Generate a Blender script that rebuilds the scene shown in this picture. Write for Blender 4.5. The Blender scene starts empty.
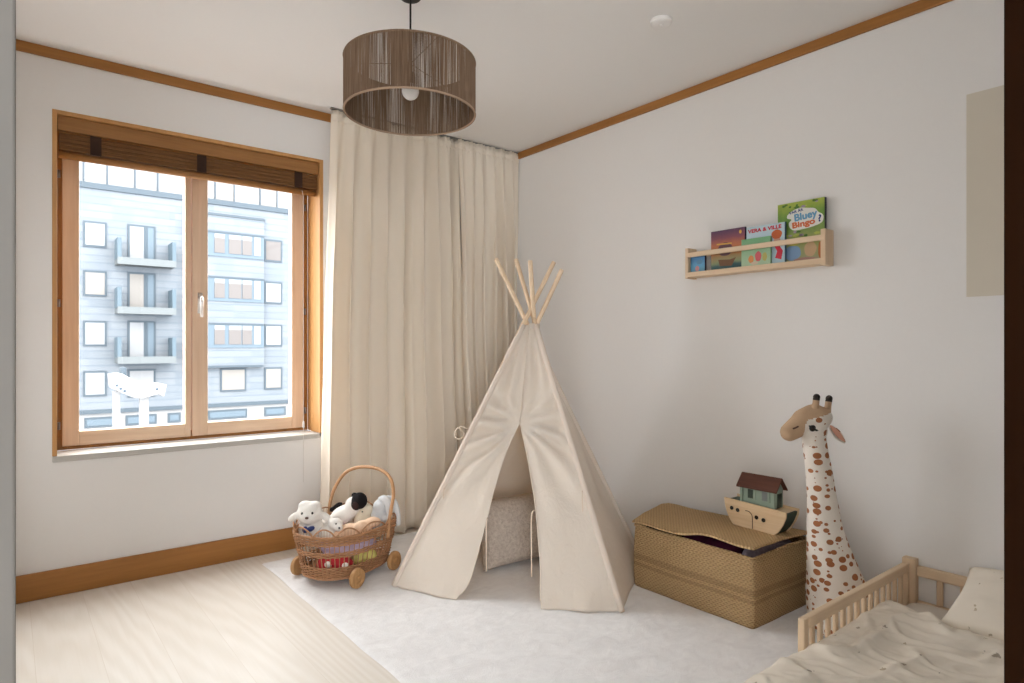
import bpy, bmesh, math, random
from mathutils import Vector, Matrix, noise
S = bpy.context.scene
COL = S.collection
PI = math.pi
MATS = {}
CAM_SCALE = None
WM = {}          # world matrices of the things, kept here so that children can be given in room coordinates

# ------------------------------------------------------------------ helpers
def link(o):
    COL.objects.link(o)
    return o

def empty(name, loc, rz=0.0):
    if CAM_SCALE: loc = CAM_SCALE[1] + (Vector(loc) - CAM_SCALE[0]) * CAM_SCALE[2]
    o = link(bpy.data.objects.new(name, None))
    o.location = loc
    o.rotation_euler = (0, 0, rz)
    o.empty_display_size = 0.05
    WM[o] = Matrix.Translation(loc) @ Matrix.Rotation(rz, 4, 'Z')
    return o

def tag(o, label, cat, group=None, kind=None):
    o['label'] = label
    o['category'] = cat
    if group: o['group'] = group
    if kind: o['kind'] = kind
    return o

def structure(o):
    o['kind'] = 'structure'
    return o

CAM_SCALE = None     # (old origin, new origin, factor) scaling the book ledge and books about the camera
class MB:
    def __init__(s):
        s.v = []; s.f = []; s.m = []
    def add(s, vs, fs, mi=0):
        b = len(s.v)
        s.v += [Vector(p) for p in vs]
        s.f += [tuple(i + b for i in f) for f in fs]
        s.m += [mi] * len(fs)
        return s
    def box(s, x0, x1, y0, y1, z0, z1, mi=0):
        vs = [(x, y, z) for x in (x0, x1) for y in (y0, y1) for z in (z0, z1)]
        return s.add(vs, [(0, 1, 3, 2), (4, 6, 7, 5), (0, 4, 5, 1), (2, 3, 7, 6), (0, 2, 6, 4), (1, 5, 7, 3)], mi)
    def tube(s, pts, r, seg=8, closed=False, caps=True, mi=0):
        pts = [Vector(p) for p in pts]
        n = len(pts)
        rs = r if isinstance(r, (list, tuple)) else [r] * n
        vs, up = [], None
        for i in range(n):
            a = pts[(i - 1) % n] if (closed or i > 0) else pts[i]
            c = pts[(i + 1) % n] if (closed or i < n - 1) else pts[i]
            t = (c - a).normalized()
            if up is None:
                up = Vector((0, 0, 1)) if abs(t.z) < .9 else Vector((1, 0, 0))
            up = (up - t * up.dot(t))
            up = up.normalized() if up.length > 1e-6 else t.orthogonal().normalized()
            w = t.cross(up)
            for k in range(seg):
                q = 2 * PI * k / seg
                vs.append(pts[i] + (up * math.cos(q) + w * math.sin(q)) * rs[i])
        fs = []
        for i in range(n if closed else n - 1):
            j = (i + 1) % n
            for k in range(seg):
                l = (k + 1) % seg
                fs.append((i * seg + k, i * seg + l, j * seg + l, j * seg + k))
        if caps and not closed:
            fs.append(tuple(range(seg - 1, -1, -1)))
            fs.append(tuple((n - 1) * seg + k for k in range(seg)))
        return s.add(vs, fs, mi)
    def lathe(s, prof, c=(0, 0, 0), seg=32, axis=Vector((0, 0, 1)), mi=0, closed=False):
        axis = Vector(axis).normalized(); c = Vector(c)
        u = axis.orthogonal().normalized(); w = axis.cross(u)
        vs = [c + axis * z + (u * math.cos(2 * PI * k / seg) + w * math.sin(2 * PI * k / seg)) * r for r, z in prof for k in range(seg)]
        n = len(prof); fs = []
        for i in range(n if closed else n - 1):
            j = (i + 1) % n
            for k in range(seg):
                l = (k + 1) % seg
                fs.append((i * seg + k, i * seg + l, j * seg + l, j * seg + k))
        if not closed:
            fs.append(tuple(range(seg - 1, -1, -1))); fs.append(tuple((n - 1) * seg + k for k in range(seg)))
        return s.add(vs, fs, mi)
    def grid(s, fn, nu, nv, closeu=False, mi=0):
        vs = [fn(i / nu, j / nv) for j in range(nv + 1) for i in range(nu if closeu else nu + 1)]
        w = nu if closeu else nu + 1
        fs = []
        for j in range(nv):
            for i in range(nu):
                k = (i + 1) % w
                fs.append((j * w + i, j * w + k, (j + 1) * w + k, (j + 1) * w + i))
        return s.add(vs, fs, mi)
    def ball(s, c, r, R=None, nu=20, nv=12, mi=0):
        c = Vector(c)
        if not isinstance(r, (tuple, list)): r = (r, r, r)
        R = R or Matrix.Identity(3)
        vs = [c + R @ Vector((0, 0, -r[2]))]
        for j in range(1, nv):
            a = -PI / 2 + PI * j / nv
            for i in range(nu):
                b = 2 * PI * i / nu
                vs.append(c + R @ Vector((r[0] * math.cos(a) * math.cos(b), r[1] * math.cos(a) * math.sin(b), r[2] * math.sin(a))))
        vs.append(c + R @ Vector((0, 0, r[2])))
        fs = []
        for i in range(nu):
            fs.append((0, 1 + (i + 1) % nu, 1 + i))
            t = 1 + (nv - 2) * nu
            fs.append((len(vs) - 1, t + i, t + (i + 1) % nu))
        for j in range(nv - 2):
            for i in range(nu):
                a = 1 + j * nu
                fs.append((a + i, a + (i + 1) % nu, a + nu + (i + 1) % nu, a + nu + i))
        return s.add(vs, fs, mi)
    def prism(s, poly, fn, d0, d1, mi=0):
        """poly: list of 2D points; fn(p, q, d) -> 3D point"""
        n = len(poly)
        vs = [fn(p, q, d0) for p, q in poly] + [fn(p, q, d1) for p, q in poly]
        fs = [tuple(range(n))[::-1], tuple(range(n, 2 * n))] + [(i, (i + 1) % n, n + (i + 1) % n, n + i) for i in range(n)]
        return s.add(vs, fs, mi)
    def build(s, name, mat, parent=None, smooth=False, bevel=0, seg=2, local=False, solid=0, sub=0, remesh=0, smoothmod=0, angle=None, offset=0.0):
        me = bpy.data.meshes.new(name)
        if CAM_SCALE: s.v = [CAM_SCALE[1] + (p - CAM_SCALE[0]) * CAM_SCALE[2] for p in s.v]
        if parent is not None:
            M = WM[parent]
            if not local:
                Mi = M.inverted(); vs = [Mi @ p for p in s.v]
            else:
                vs = s.v
        else:
            xs = [p.x for p in s.v]; ys = [p.y for p in s.v]; zs = [p.z for p in s.v]
            L = Vector(((min(xs) + max(xs)) / 2, (min(ys) + max(ys)) / 2, min(zs)))
            vs = [p - L for p in s.v]
        me.from_pydata([tuple(p) for p in vs], [], s.f)
        o = link(bpy.data.objects.new(name, me))
        if parent is not None:
            o.parent = parent; WM[o] = WM[parent]
        else:
            o.location = L; WM[o] = Matrix.Translation(L)
        ms = mat if isinstance(mat, list) else [mat]
        for m in ms: me.materials.append(m)
        if len(ms) > 1: me.polygons.foreach_set('material_index', s.m)
        bm = bmesh.new(); bm.from_mesh(me)
        bmesh.ops.recalc_face_normals(bm, faces=bm.faces)
        bm.to_mesh(me); bm.free()
        if smooth: me.polygons.foreach_set('use_smooth', [True] * len(me.polygons))
        if bevel:
            b = o.modifiers.new('bevel', 'BEVEL'); b.width = bevel; b.segments = seg; b.limit_method = 'ANGLE'; b.angle_limit = math.radians(35)
        if remesh:
            r = o.modifiers.new('remesh', 'REMESH'); r.mode = 'VOXEL'; r.voxel_size = remesh; r.use_smooth_shade = True
        if smoothmod:
            r = o.modifiers.new('smooth', 'SMOOTH'); r.iterations = smoothmod; r.factor = .5
        if solid:
            r = o.modifiers.new('solid', 'SOLIDIFY'); r.thickness = solid; r.offset = offset
        if sub:
            r = o.modifiers.new('sub', 'SUBSURF'); r.levels = sub; r.render_levels = sub
        return o

def bake(o):
    """apply the modifiers of o in place"""
    dg = bpy.context.evaluated_depsgraph_get(); dg.update()
    me = bpy.data.meshes.new_from_object(o.evaluated_get(dg))
    old = o.data; nm = old.name; o.modifiers.clear(); o.data = me
    bpy.data.meshes.remove(old); me.name = nm
    me.polygons.foreach_set('use_smooth', [True] * len(me.polygons))
    return o

def lerp(a, b, t): return Vector(a) * (1 - t) + Vector(b) * t
def clamp(x, a=0.0, b=1.0): return max(a, min(b, x))
def sstep(a, b, x):
    t = clamp((x - a) / (b - a)); return t * t * (3 - 2 * t)
def nz(x, y=0.0, z=0.0): return noise.noise(Vector((x, y, z)))
def curve(pts, n):
    """Catmull-Rom through pts"""
    P = [Vector(p) for p in pts]; P = [P[0] * 2 - P[1]] + P + [P[-1] * 2 - P[-2]]
    out = []; m = len(P) - 3
    for k in range(n + 1):
        t = k / n * m; i = min(int(t), m - 1); t -= i
        a, b, c, d = P[i:i + 4]
        out.append(.5 * ((2 * b) + (c - a) * t + (2 * a - 5 * b + 4 * c - d) * t * t + (3 * b - a - 3 * c + d) * t ** 3))
    return out

# ------------------------------------------------------------------ materials
def srgb(r, g, b):
    f = lambda c: (c / 255 / 12.92) if c <= 10 else ((c / 255 + .055) / 1.055) ** 2.4
    return (f(r), f(g), f(b))

class NT:
    def __init__(s, name):
        s.mat = bpy.data.materials.new(name); s.mat.use_nodes = True
        s.t = s.mat.node_tree; s.t.nodes.clear()
        s.out = s.n('ShaderNodeOutputMaterial')
    def n(s, k, **kw):
        x = s.t.nodes.new(k)
        for a, b in kw.items(): setattr(x, a, b)
        return x
    def l(s, a, b): s.t.links.new(a, b)
    def val(s, sock, v):
        if isinstance(v, (int, float)): sock.default_value = v
        elif isinstance(v, tuple): sock.default_value = (*v, 1) if len(v) == 3 and sock.type == 'RGBA' else v
        else: s.l(v, sock)
    def coord(s, scale=(1, 1, 1), rot=(0, 0, 0), kind='Object'):
        c = s.n('ShaderNodeTexCoord'); m = s.n('ShaderNodeMapping')
        m.inputs['Scale'].default_value = scale; m.inputs['Rotation'].default_value = rot
        s.l(c.outputs[kind], m.inputs['Vector']); return m.outputs['Vector']
    def noise(s, vec, scale, detail=3, rough=.55, dist=0):
        x = s.n('ShaderNodeTexNoise'); s.l(vec, x.inputs['Vector'])
        x.inputs['Scale'].default_value = scale; x.inputs['Detail'].default_value = detail; x.inputs['Roughness'].default_value = rough; x.inputs['Distortion'].default_value = dist
        return x.outputs['Fac']
    def ramp(s, fac, stops):
        x = s.n('ShaderNodeValToRGB'); s.l(fac, x.inputs['Fac'])
        e = x.color_ramp.elements
        while len(e) < len(stops): e.new(.5)
        for q, (p, c) in zip(e, stops):
            q.position = p; q.color = (*c, 1) if len(c) == 3 else c
        return x.outputs['Color']
    def math(s, op, a, b=0.0, c=0.0):
        x = s.n('ShaderNodeMath', operation=op)
        for i, v in enumerate((a, b, c)): s.val(x.inputs[i], v)
        return x.outputs[0]
    def mix(s, fac, a, b, mode='MIX'):
        x = s.n('ShaderNodeMix', data_type='RGBA', blend_type=mode)
        s.val(x.inputs[0], fac); s.val(x.inputs[6], a); s.val(x.inputs[7], b)
        return x.outputs[2]
    def xyz(s, vec):
        x = s.n('ShaderNodeSeparateXYZ'); s.l(vec, x.inputs[0]); return x.outputs
    def bump(s, h, strength=.3, dist=.01):
        x = s.n('ShaderNodeBump'); x.inputs['Strength'].default_value = strength; x.inputs['Distance'].default_value = dist
        s.l(h, x.inputs['Height']); return x.outputs['Normal']
    def bsdf(s, color, rough=.6, bump=None, spec=.4, metal=0, sheen=0, transl=0, tcol=None):
        p = s.n('ShaderNodeBsdfPrincipled')
        s.val(p.inputs['Base Color'], color); s.val(p.inputs['Roughness'], rough)
        p.inputs['Specular IOR Level'].default_value = spec; p.inputs['Metallic'].default_value = metal
        if sheen: p.inputs['Sheen Weight'].default_value = sheen
        if bump is not None: s.l(bump, p.inputs['Normal'])
        sh = p.outputs[0]
        if transl:
            t = s.n('ShaderNodeBsdfTranslucent'); s.val(t.inputs['Color'], tcol or color)
            m = s.n('ShaderNodeMixShader'); m.inputs[0].default_value = transl
            s.l(sh, m.inputs[1]); s.l(t.outputs[0], m.inputs[2]); sh = m.outputs[0]
        s.l(sh, s.out.inputs['Surface'])
        return s.mat

def plain(name, color, rough=.6, spec=.4, metal=0, var=.06, scale=30, bump=.1, transl=0, sheen=0):
    t = NT(name); v = t.coord()
    nf = t.noise(v, scale)
    c = t.mix(nf, tuple(x * (1 - var) for x in color), tuple(min(1, x * (1 + var)) for x in color))
    return t.bsdf(c, rough, t.bump(nf, bump, .002) if bump else None, spec, metal, sheen, transl)

def wood(name, dark, light, axis, rough=.45, scale=1.0, ring=7.0, spec=.35):
    """grain runs along axis (0,1,2)"""
    t = NT(name)
    sc = [14 * scale] * 3; sc[axis] = .9 * scale
    v = t.coord(tuple(sc))
    a = t.noise(v, 1.6, 4, .6, .6)
    sc2 = [90 * scale] * 3; sc2[axis] = 2.5 * scale
    b = t.noise(t.coord(tuple(sc2)), 1.0, 2)
    f = t.math('ADD', t.math('MULTIPLY', a, .75), t.math('MULTIPLY', b, .25))
    c = t.ramp(f, [(.3, dark), (.7, light)])
    return t.bsdf(c, rough, t.bump(b, .08, .002), spec)

def fabric(name, color, var=.05, thread=900, transl=0.0, bump=.15, rough=.9, big=4, tcol=None, crinkle=0):
    t = NT(name); v = t.coord()
    w = t.noise(v, thread, 1); m = t.noise(v, big, 3)
    c = t.mix(t.math('ADD', t.math('MULTIPLY', w, .5), t.math('MULTIPLY', m, .5)), tuple(x * (1 - var) for x in color), tuple(min(1, x * (1 + var)) for x in color))
    h = t.bump(w, bump, .001)
    if crinkle:
        k = t.noise(t.coord((1, 1, .6)), 16, 4, .6, 1.5)
        h = t.bump(k, .5, crinkle)
    return t.bsdf(c, rough, h, .15, 0, 0, transl, tcol=tcol)

M = {}
M['wall'] = plain('wall_paint', (.81, .80, .79), .85, .2, var=.01, scale=60, bump=.03)
M['ceiling'] = plain('ceiling_paint', (.83, .82, .81), .9, .15, var=.01, scale=60, bump=.02)
M['gray_jamb'] = plain('gray_jamb_paint', (.17, .16, .148), .6, .3, var=.02, bump=.02)
M['door_brown'] = wood('dark_door_wood', (.011, .0035, .001), (.017, .006, .002), 2, .9, spec=.04)
for i, ax in enumerate('xyz'):
    M['oak_' + ax] = wood('oak_trim_' + ax, (.29, .125, .031), (.43, .195, .052), i, .42)
    M['casing_' + ax] = wood('casing_oak_' + ax, (.47, .24, .085), (.59, .32, .125), i, .42)
    M['sash_' + ax] = wood('window_wood_' + ax, (.66, .47, .325), (.80, .61, .455), i, .45)
    M['pine_' + ax] = wood('pine_' + ax, (.68, .50, .33), (.80, .635, .455), i, .5, 1.6)
M['valance'] = wood('blind_wood', (.25, .115, .035), (.37, .18, .06), 0, .5, 2)
M['bamboo'] = wood('bamboo_blind', (.15, .065, .020), (.27, .125, .040), 0, .6, 5)
M['tape'] = plain('blind_tape', (.045, .022, .014), .8, .2, bump=.1)
M['sill'] = plain('sill_stone', (.50, .485, .46), .5, .4, var=.03)
M['hinge'] = plain('hinge_metal', (.35, .34, .33), .35, .5, .9, bump=0)
M['chrome'] = plain('handle_metal', (.75, .75, .74), .3, .5, .9, bump=0)
M['white_cord'] = plain('white_cord', (.75, .73, .70), .7)
M['white_plastic'] = plain('white_plastic', (.82, .81, .80), .45, .4, bump=0)
M['black'] = plain('black_satin', (.012, .011, .010), .5, bump=0)
M['curtain'] = fabric('curtain_linen', (.93, .86, .76), .02, 500, .2, big=2.5, tcol=(.93, .84, .66))
M['canvas'] = fabric('tent_canvas', (.90, .855, .79), .03, 700, .36, big=6, tcol=(.88, .75, .58), crinkle=.012)
M['tape_tie'] = fabric('tent_tie', (.80, .68, .56), .05, 700)
M['paper'] = plain('poster_paper', (.66, .61, .52), .9, .15, var=.02, scale=8, bump=.03)

def floor_mat():
    t = NT('ash_floor'); v = t.coord()
    x = t.xyz(v)
    pl = t.math('DIVIDE', x[0], .19)
    fr = t.math('FRACT', pl); idn = t.math('FLOOR', pl)
    wn = t.n('ShaderNodeTexWhiteNoise', noise_dimensions='1D'); t.l(idn, wn.inputs['W'])
    off = t.math('MULTIPLY', wn.outputs['Value'], 7.0)
    cb = t.n('ShaderNodeCombineXYZ')
    t.val(cb.inputs[0], t.math('MULTIPLY', x[0], 5.0)); t.val(cb.inputs[1], t.math('ADD', t.math('MULTIPLY', x[1], .45), off)); t.val(cb.inputs[2], off)
    a = t.noise(cb.outputs[0], 1.3, 3, .5, 1.2)
    w = t.n('ShaderNodeTexWave', wave_type='RINGS', rings_direction='Z'); t.l(cb.outputs[0], w.inputs['Vector'])
    w.inputs['Scale'].default_value = 2.2; w.inputs['Distortion'].default_value = 9; w.inputs['Detail'].default_value = 3; w.inputs['Detail Scale'].default_value = .9
    fg = t.noise(t.coord((150, 3.5, 1)), 1.0, 3)
    a = t.math('ADD', t.math('MULTIPLY', a, .7), t.math('MULTIPLY', fg, .3))
    g = t.math('ADD', t.math('MULTIPLY', a, .75), t.math('MULTIPLY', w.outputs['Fac'], .25))
    c = t.ramp(g, [(.2, (.69, .635, .56)), (.75, (.79, .75, .695))])
    c = t.mix(t.math('MULTIPLY', wn.outputs['Value'], .2), c, (.71, .655, .58))
    e = t.math('LESS_THAN', t.math('ABSOLUTE', t.math('SUBTRACT', fr, .5)), .496)
    c = t.mix(t.math('SUBTRACT', 1.0, e), c, (.66, .60, .52))
    return t.bsdf(c, .42, None, .35)
M['floor'] = floor_mat()

def rug_mat():
    t = NT('rug_pile'); v = t.coord()
    a = t.noise(t.coord((1, 1.6, 1), (0, 0, .5)), 9, 5, .7, .8); b = t.noise(v, 260, 2)
    c = t.ramp(a, [(.3, (.76, .755, .765)), (.7, (.88, .88, .89))])
    h = t.math('ADD', t.math('MULTIPLY', a, .7), t.math('MULTIPLY', b, .3))
    return t.bsdf(c, .95, t.bump(h, .55, .012), .1, 0, .3)
M['rug'] = rug_mat()

def string_mat():
    t = NT('jute_string'); v = t.coord()
    c = t.ramp(t.noise(t.coord((1, 1, .04)), 220, 2), [(.3, (.15, .095, .06)), (.7, (.25, .17, .115))])
    return t.bsdf(c, .9, None, .1)
M['string'] = string_mat()
M['string_rim'] = plain('jute_rim', (.36, .25, .175), .9, .1, var=.2, scale=300)

def seagrass():
    t = NT('woven_seagrass'); v = t.coord()
    x = t.xyz(v)
    hor = t.math('ADD', x[0], x[1])
    row = t.math('SINE', t.math('ADD', t.math('MULTIPLY', x[2], 2 * PI / .0085), t.math('MULTIPLY', t.noise(v, 18, 2), 3.0)))
    # woven columns: the weave goes over and under the uprights, shifted every other row
    rowid = t.math('FLOOR', t.math('DIVIDE', x[2], .0085))
    ph = t.math('MULTIPLY', rowid, PI)
    wob = t.math('MULTIPLY', t.noise(v, 22, 3), 6.0)
    colw = t.math('SINE', t.math('ADD', t.math('ADD', t.math('MULTIPLY', t.math('SUBTRACT', x[0], x[1]), 2 * PI / .021), ph), wob))
    h = t.math('ADD', t.math('MULTIPLY', row, .45), t.math('MULTIPLY', colw, .5))
    fine = t.noise(t.coord((60, 60, 260)), 1.5, 3)
    h2 = t.math('ADD', h, t.math('MULTIPLY', fine, .9))
    c = t.ramp(t.math('MULTIPLY_ADD', h2, .3, .3), [(.0, (.33, .19, .085)), (.45, (.66, .45, .235)), (1, (.84, .64, .38))])
    band = t.math('LESS_THAN', t.math('ABSOLUTE', t.math('SUBTRACT', x[2], .142)), .013)
    band2 = t.math('LESS_THAN', t.math('ABSOLUTE', t.math('SUBTRACT', x[2], .108)), .008)
    bb = t.math('MULTIPLY', t.math('MAXIMUM', band, band2), t.math('MULTIPLY_ADD', fine, .9, -.12))
    c = t.mix(bb, c, (.20, .10, .04))
    big = t.noise(v, 7, 2)
    c = t.mix(t.math('MULTIPLY', big, .3), c, (.42, .26, .12))
    return t.bsdf(c, .75, t.bump(h2, .9, .006), .2)
M['seagrass'] = seagrass()
def seagrass_flat():
    t = NT('woven_seagrass_lid'); v = t.coord(); x = t.xyz(v)
    row = t.math('SINE', t.math('MULTIPLY', x[0], 2 * PI / .010))
    colw = t.math('SINE', t.math('ADD', t.math('ADD', t.math('MULTIPLY', x[1], 2 * PI / .016), t.math('MULTIPLY', t.math('FLOOR', t.math('DIVIDE', x[0], .010)), PI)), t.math('MULTIPLY', t.noise(v, 40, 2), 2.0)))
    fine = t.noise(t.coord((200, 60, 60)), 1.5, 3)
    h = t.math('ADD', t.math('ADD', t.math('MULTIPLY', row, .5), t.math('MULTIPLY', colw, .5)), fine)
    c = t.ramp(t.math('MULTIPLY_ADD', h, .3, .3), [(.0, (.33, .19, .085)), (.45, (.66, .44, .22)), (1, (.82, .61, .35))])
    return t.bsdf(c, .75, t.bump(h, .9, .006), .2)
M['seagrass_lid'] = seagrass_flat()
M['rattan'] = plain('rattan', (.37, .19, .093), .55, .35, var=.35, scale=60, bump=.2)
M['rattan_light'] = plain('rattan_handle', (.48, .265, .13), .5, .35, var=.15, scale=40)
M['wheel'] = wood('wheel_wood', (.36, .19, .075), (.52, .30, .13), 2, .5, 3)
M['plush_white'] = plain('white_plush', (.84, .82, .78), .95, .1, var=.06, scale=220, bump=.6)
M['plush_cream'] = plain('cream_plush', (.80, .72, .58), .95, .1, var=.06, scale=220, bump=.6)
M['plush_peach'] = plain('peach_plush', (.80, .58, .42), .95, .1, var=.06, scale=220, bump=.6)
M['plush_gray'] = plain('pale_gray_plush', (.66, .68, .70), .95, .1, var=.06, scale=220, bump=.6)
M['plush_black'] = plain('black_plush', (.016, .014, .015), .9, .1, var=.2, scale=220, bump=.6)
M['plush_red'] = plain('red_cloth', (.45, .035, .045), .9, .1, scale=100)
M['plush_yellow'] = plain('yellow_cloth', (.72, .66, .22), .9, .1, scale=100)
M['plush_lilac'] = plain('lilac_cloth', (.52, .45, .62), .9, .1, scale=100)
M['navy'] = plain('navy_ribbon', (.02, .045, .19), .6)
M['dark_eye'] = plain('dark_eye', (.01, .009, .009), .2, .5, bump=0)
M['brown_nose'] = plain('brown_nose', (.10, .045, .03), .5)
M['cushion'] = None
def boucle():
    t = NT('taupe_boucle'); v = t.coord()
    a = t.noise(v, 70, 4, .7); b = t.noise(v, 6, 3)
    c = t.ramp(a, [(.3, (.44, .375, .32)), (.7, (.66, .585, .52))])
    return t.bsdf(c, .95, t.bump(a, .8, .012), .1)
M['cushion'] = boucle()

def spots_mat():
    t = NT('giraffe_plush'); v = t.coord((1, 1, 1.3))
    def lay(scale, lo, hi, seed):
        mp = t.n('ShaderNodeMapping'); mp.inputs['Location'].default_value = (seed, seed * 1.7, seed * .3); t.l(v, mp.inputs['Vector'])
        q = t.n('ShaderNodeTexVoronoi', feature='F1'); t.l(mp.outputs[0], q.inputs['Vector']); q.inputs['Scale'].default_value = scale; q.inputs['Randomness'].default_value = .6
        r = t.xyz(q.outputs['Color'])
        th = t.math('MULTIPLY_ADD', r[0], hi - lo, lo)
        return t.math('LESS_THAN', q.outputs['Distance'], th)
    a = lay(23, .29, .41, 0.0); b = lay(32, .03, .25, 3.3)
    m = t.math('MAXIMUM', a, b)
    base = t.mix(t.noise(v, 250, 2), (.76, .70, .63), (.84, .79, .73))
    c = t.mix(m, base, t.mix(t.noise(v, 30, 2), (.30, .115, .050), (.42, .18, .085)))
    return t.bsdf(c, .95, t.bump(t.noise(v, 350, 2), .3, .002), .1)
M['giraffe'] = spots_mat()
M['tan'] = plain('tan_plush', (.50, .345, .225), .95, .1, var=.08, scale=250, bump=.3)
M['pink'] = plain('ear_pink', (.66, .36, .27), .95, .1, bump=.2)
M['horn_dark'] = plain('horn_tip', (.05, .042, .038), .9, .1, bump=.2)
M['ark_wood'] = wood('toy_wood', (.62, .44, .26), (.78, .60, .39), 1, .5, 2)
M['ark_green'] = plain('dark_green_paint', (.045, .065, .048), .6, .3)
M['ark_mint'] = plain('mint_paint', (.27, .345, .275), .6, .3)
M['ark_roof'] = wood('roof_brown', (.085, .028, .016), (.13, .045, .026), 1, .55, 2)
M['ark_grey'] = plain('shutter_gray', (.20, .22, .22), .6)
M['purple'] = plain('plum_cloth', (.09, .015, .045), .85, .15, bump=.3)
M['black_cloth'] = plain('black_cloth', (.012, .010, .014), .9, .1)
M['green_cloth'] = plain('green_cloth', (.10, .20, .05), .9, .1)
M['lilac_print'] = plain('lilac_print_cloth', (.30, .25, .30), .9, .1, var=.5, scale=70)

def linen_print():
    t = NT('printed_bedding'); v = t.coord()
    w = t.noise(v, 600, 1); m = t.noise(v, 5, 3)
    base = t.mix(m, (.75, .68, .58), (.82, .755, .66))
    mp = t.coord((1, 1.9, 1.9), (0, 0, .35))
    mp2 = t.n('ShaderNodeVectorMath', operation='ADD'); t.l(mp, mp2.inputs[0])
    nn = t.n('ShaderNodeTexNoise'); t.l(v, nn.inputs['Vector']); nn.inputs['Scale'].default_value = 60
    sc = t.n('ShaderNodeVectorMath', operation='SCALE'); t.l(nn.outputs['Color'], sc.inputs[0]); sc.inputs['Scale'].default_value = .05
    t.l(sc.outputs[0], mp2.inputs[1])
    q = t.n('ShaderNodeTexVoronoi', feature='F1'); t.l(mp2.outputs[0], q.inputs['Vector']); q.inputs['Scale'].default_value = 10.5; q.inputs['Randomness'].default_value = .85
    r = t.xyz(q.outputs['Color'])
    th = t.math('MULTIPLY_ADD', r[0], .13, .05)
    k = t.math('LESS_THAN', q.outputs['Distance'], th)
    c = t.mix(t.math('MULTIPLY', k, .75), base, t.mix(r[1], (.20, .17, .15), (.46, .36, .22)))
    return t.bsdf(c, .9, t.bump(w, .1, .001), .15)
M['bedding'] = linen_print()
M['sheet'] = fabric('bed_sheet', (.66, .60, .53), .04, 500)

# outside
def facade_mat():
    t = NT('facade_cladding'); v = t.coord(); x = t.xyz(v)
    fr = t.math('FRACT', t.math('DIVIDE', x[2], .42))
    line = t.math('LESS_THAN', fr, .17)
    cb = t.n('ShaderNodeCombineXYZ'); t.val(cb.inputs[0], t.math('FLOOR', t.math('DIVIDE', x[0], 1.1))); t.val(cb.inputs[1], t.math('FLOOR', t.math('DIVIDE', x[2], .42)))
    wn = t.n('ShaderNodeTexWhiteNoise', noise_dimensions='2D'); t.l(cb.outputs[0], wn.inputs['Vector'])
    k = EXT
    c = t.mix(wn.outputs['Value'], tuple(k * q for q in (.68, .77, .87)), tuple(k * q for q in (.82, .89, .97)))
    c = t.mix(t.math('MULTIPLY', line, .55), c, tuple(k * q for q in (.45, .58, .72)))
    return t.bsdf(c, .8, None, .2)
EXT = .15
def ext(name, c, rough=.7): return plain(name, tuple(EXT * q for q in c), rough, .2, var=.03, scale=2, bump=0)
M['facade'] = facade_mat()
M['ext_frame'] = ext('facade_frame', (.31, .40, .48))
M['ext_white'] = ext('facade_white', (1.25, 1.25, 1.25))
M['ext_pane_white'] = ext('pane_white_blind', (1.15, 1.17, 1.2))
M['ext_pane_warm'] = ext('pane_curtain', (1.0, .93, .86))
M['ext_pane_blue'] = ext('pane_blue', (.50, .66, .80))
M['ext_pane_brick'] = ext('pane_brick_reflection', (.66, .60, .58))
M['ext_slab'] = ext('balcony_slab', (.62, .68, .70))
M['ext_glass'] = ext('balcony_glass', (.42, .58, .70))
M['ext_dark'] = ext('canopy_knob_dark', (.22, .33, .46))  # plain dark blue-gray of the canopy knobs
M['street'] = plain('street_paving', (.22, .22, .22), .9, .1, scale=1, bump=0)
def glass_mat():
    t = NT('window_glass')
    tr = t.n('ShaderNodeBsdfTransparent'); tr.inputs[0].default_value = (.97, .98, .985, 1)
    gl = t.n('ShaderNodeBsdfGlossy'); gl.inputs['Roughness'].default_value = .02
    m = t.n('ShaderNodeMixShader'); m.inputs[0].default_value = .012
    t.l(tr.outputs[0], m.inputs[1]); t.l(gl.outputs[0], m.inputs[2]); t.l(m.outputs[0], t.out.inputs['Surface'])
    return t.mat
M['glass'] = glass_mat()
M['bulb'] = plain('white_globe', (.86, .85, .84), .35, .5, bump=0)

# ------------------------------------------------------------------ the room
XR, YW, XL, ZC = 2.751, 3.489, 0.0075, 2.446
HX, HY = -2.6, -2.6                       # the far corner of the hall behind the camera
WX0, WX1, WZ0, WZ1 = .156, 1.405, .600, 2.176   # window opening in the window wall
TH = .20
structure(MB().box(HX - .1, XR + .1, HY - .1, YW + .25, -.12, 0).build('floor', M['floor']))
structure(MB().box(HX - .1, XR + .1, HY - .1, YW + .25, ZC, ZC + .12).build('ceiling', M['ceiling']))
structure(MB().box(XR, XR + .12, HY - .1, YW + .25, 0, ZC).build('wall_right', M['wall']))
m = MB()
m.box(-.12, WX0, YW, YW + TH, 0, ZC); m.box(WX1, XR, YW, YW + TH, 0, ZC)
m.box(WX0, WX1, YW, YW + TH, 0, WZ0); m.box(WX0, WX1, YW, YW + TH, WZ1, ZC)
structure(m.build('wall_back', M['wall']))
structure(MB().box(-.12, XL, .93, YW, 0, ZC).build('wall_left', M['wall']))
structure(MB().box(-.13, XL, .905, .93, 0, ZC).build('trim_1', M['gray_jamb'], bevel=.003))
structure(MB().box(HX - .1, -.12, .93, 1.05, 0, ZC).build('wall_hall', M['wall']))
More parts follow.
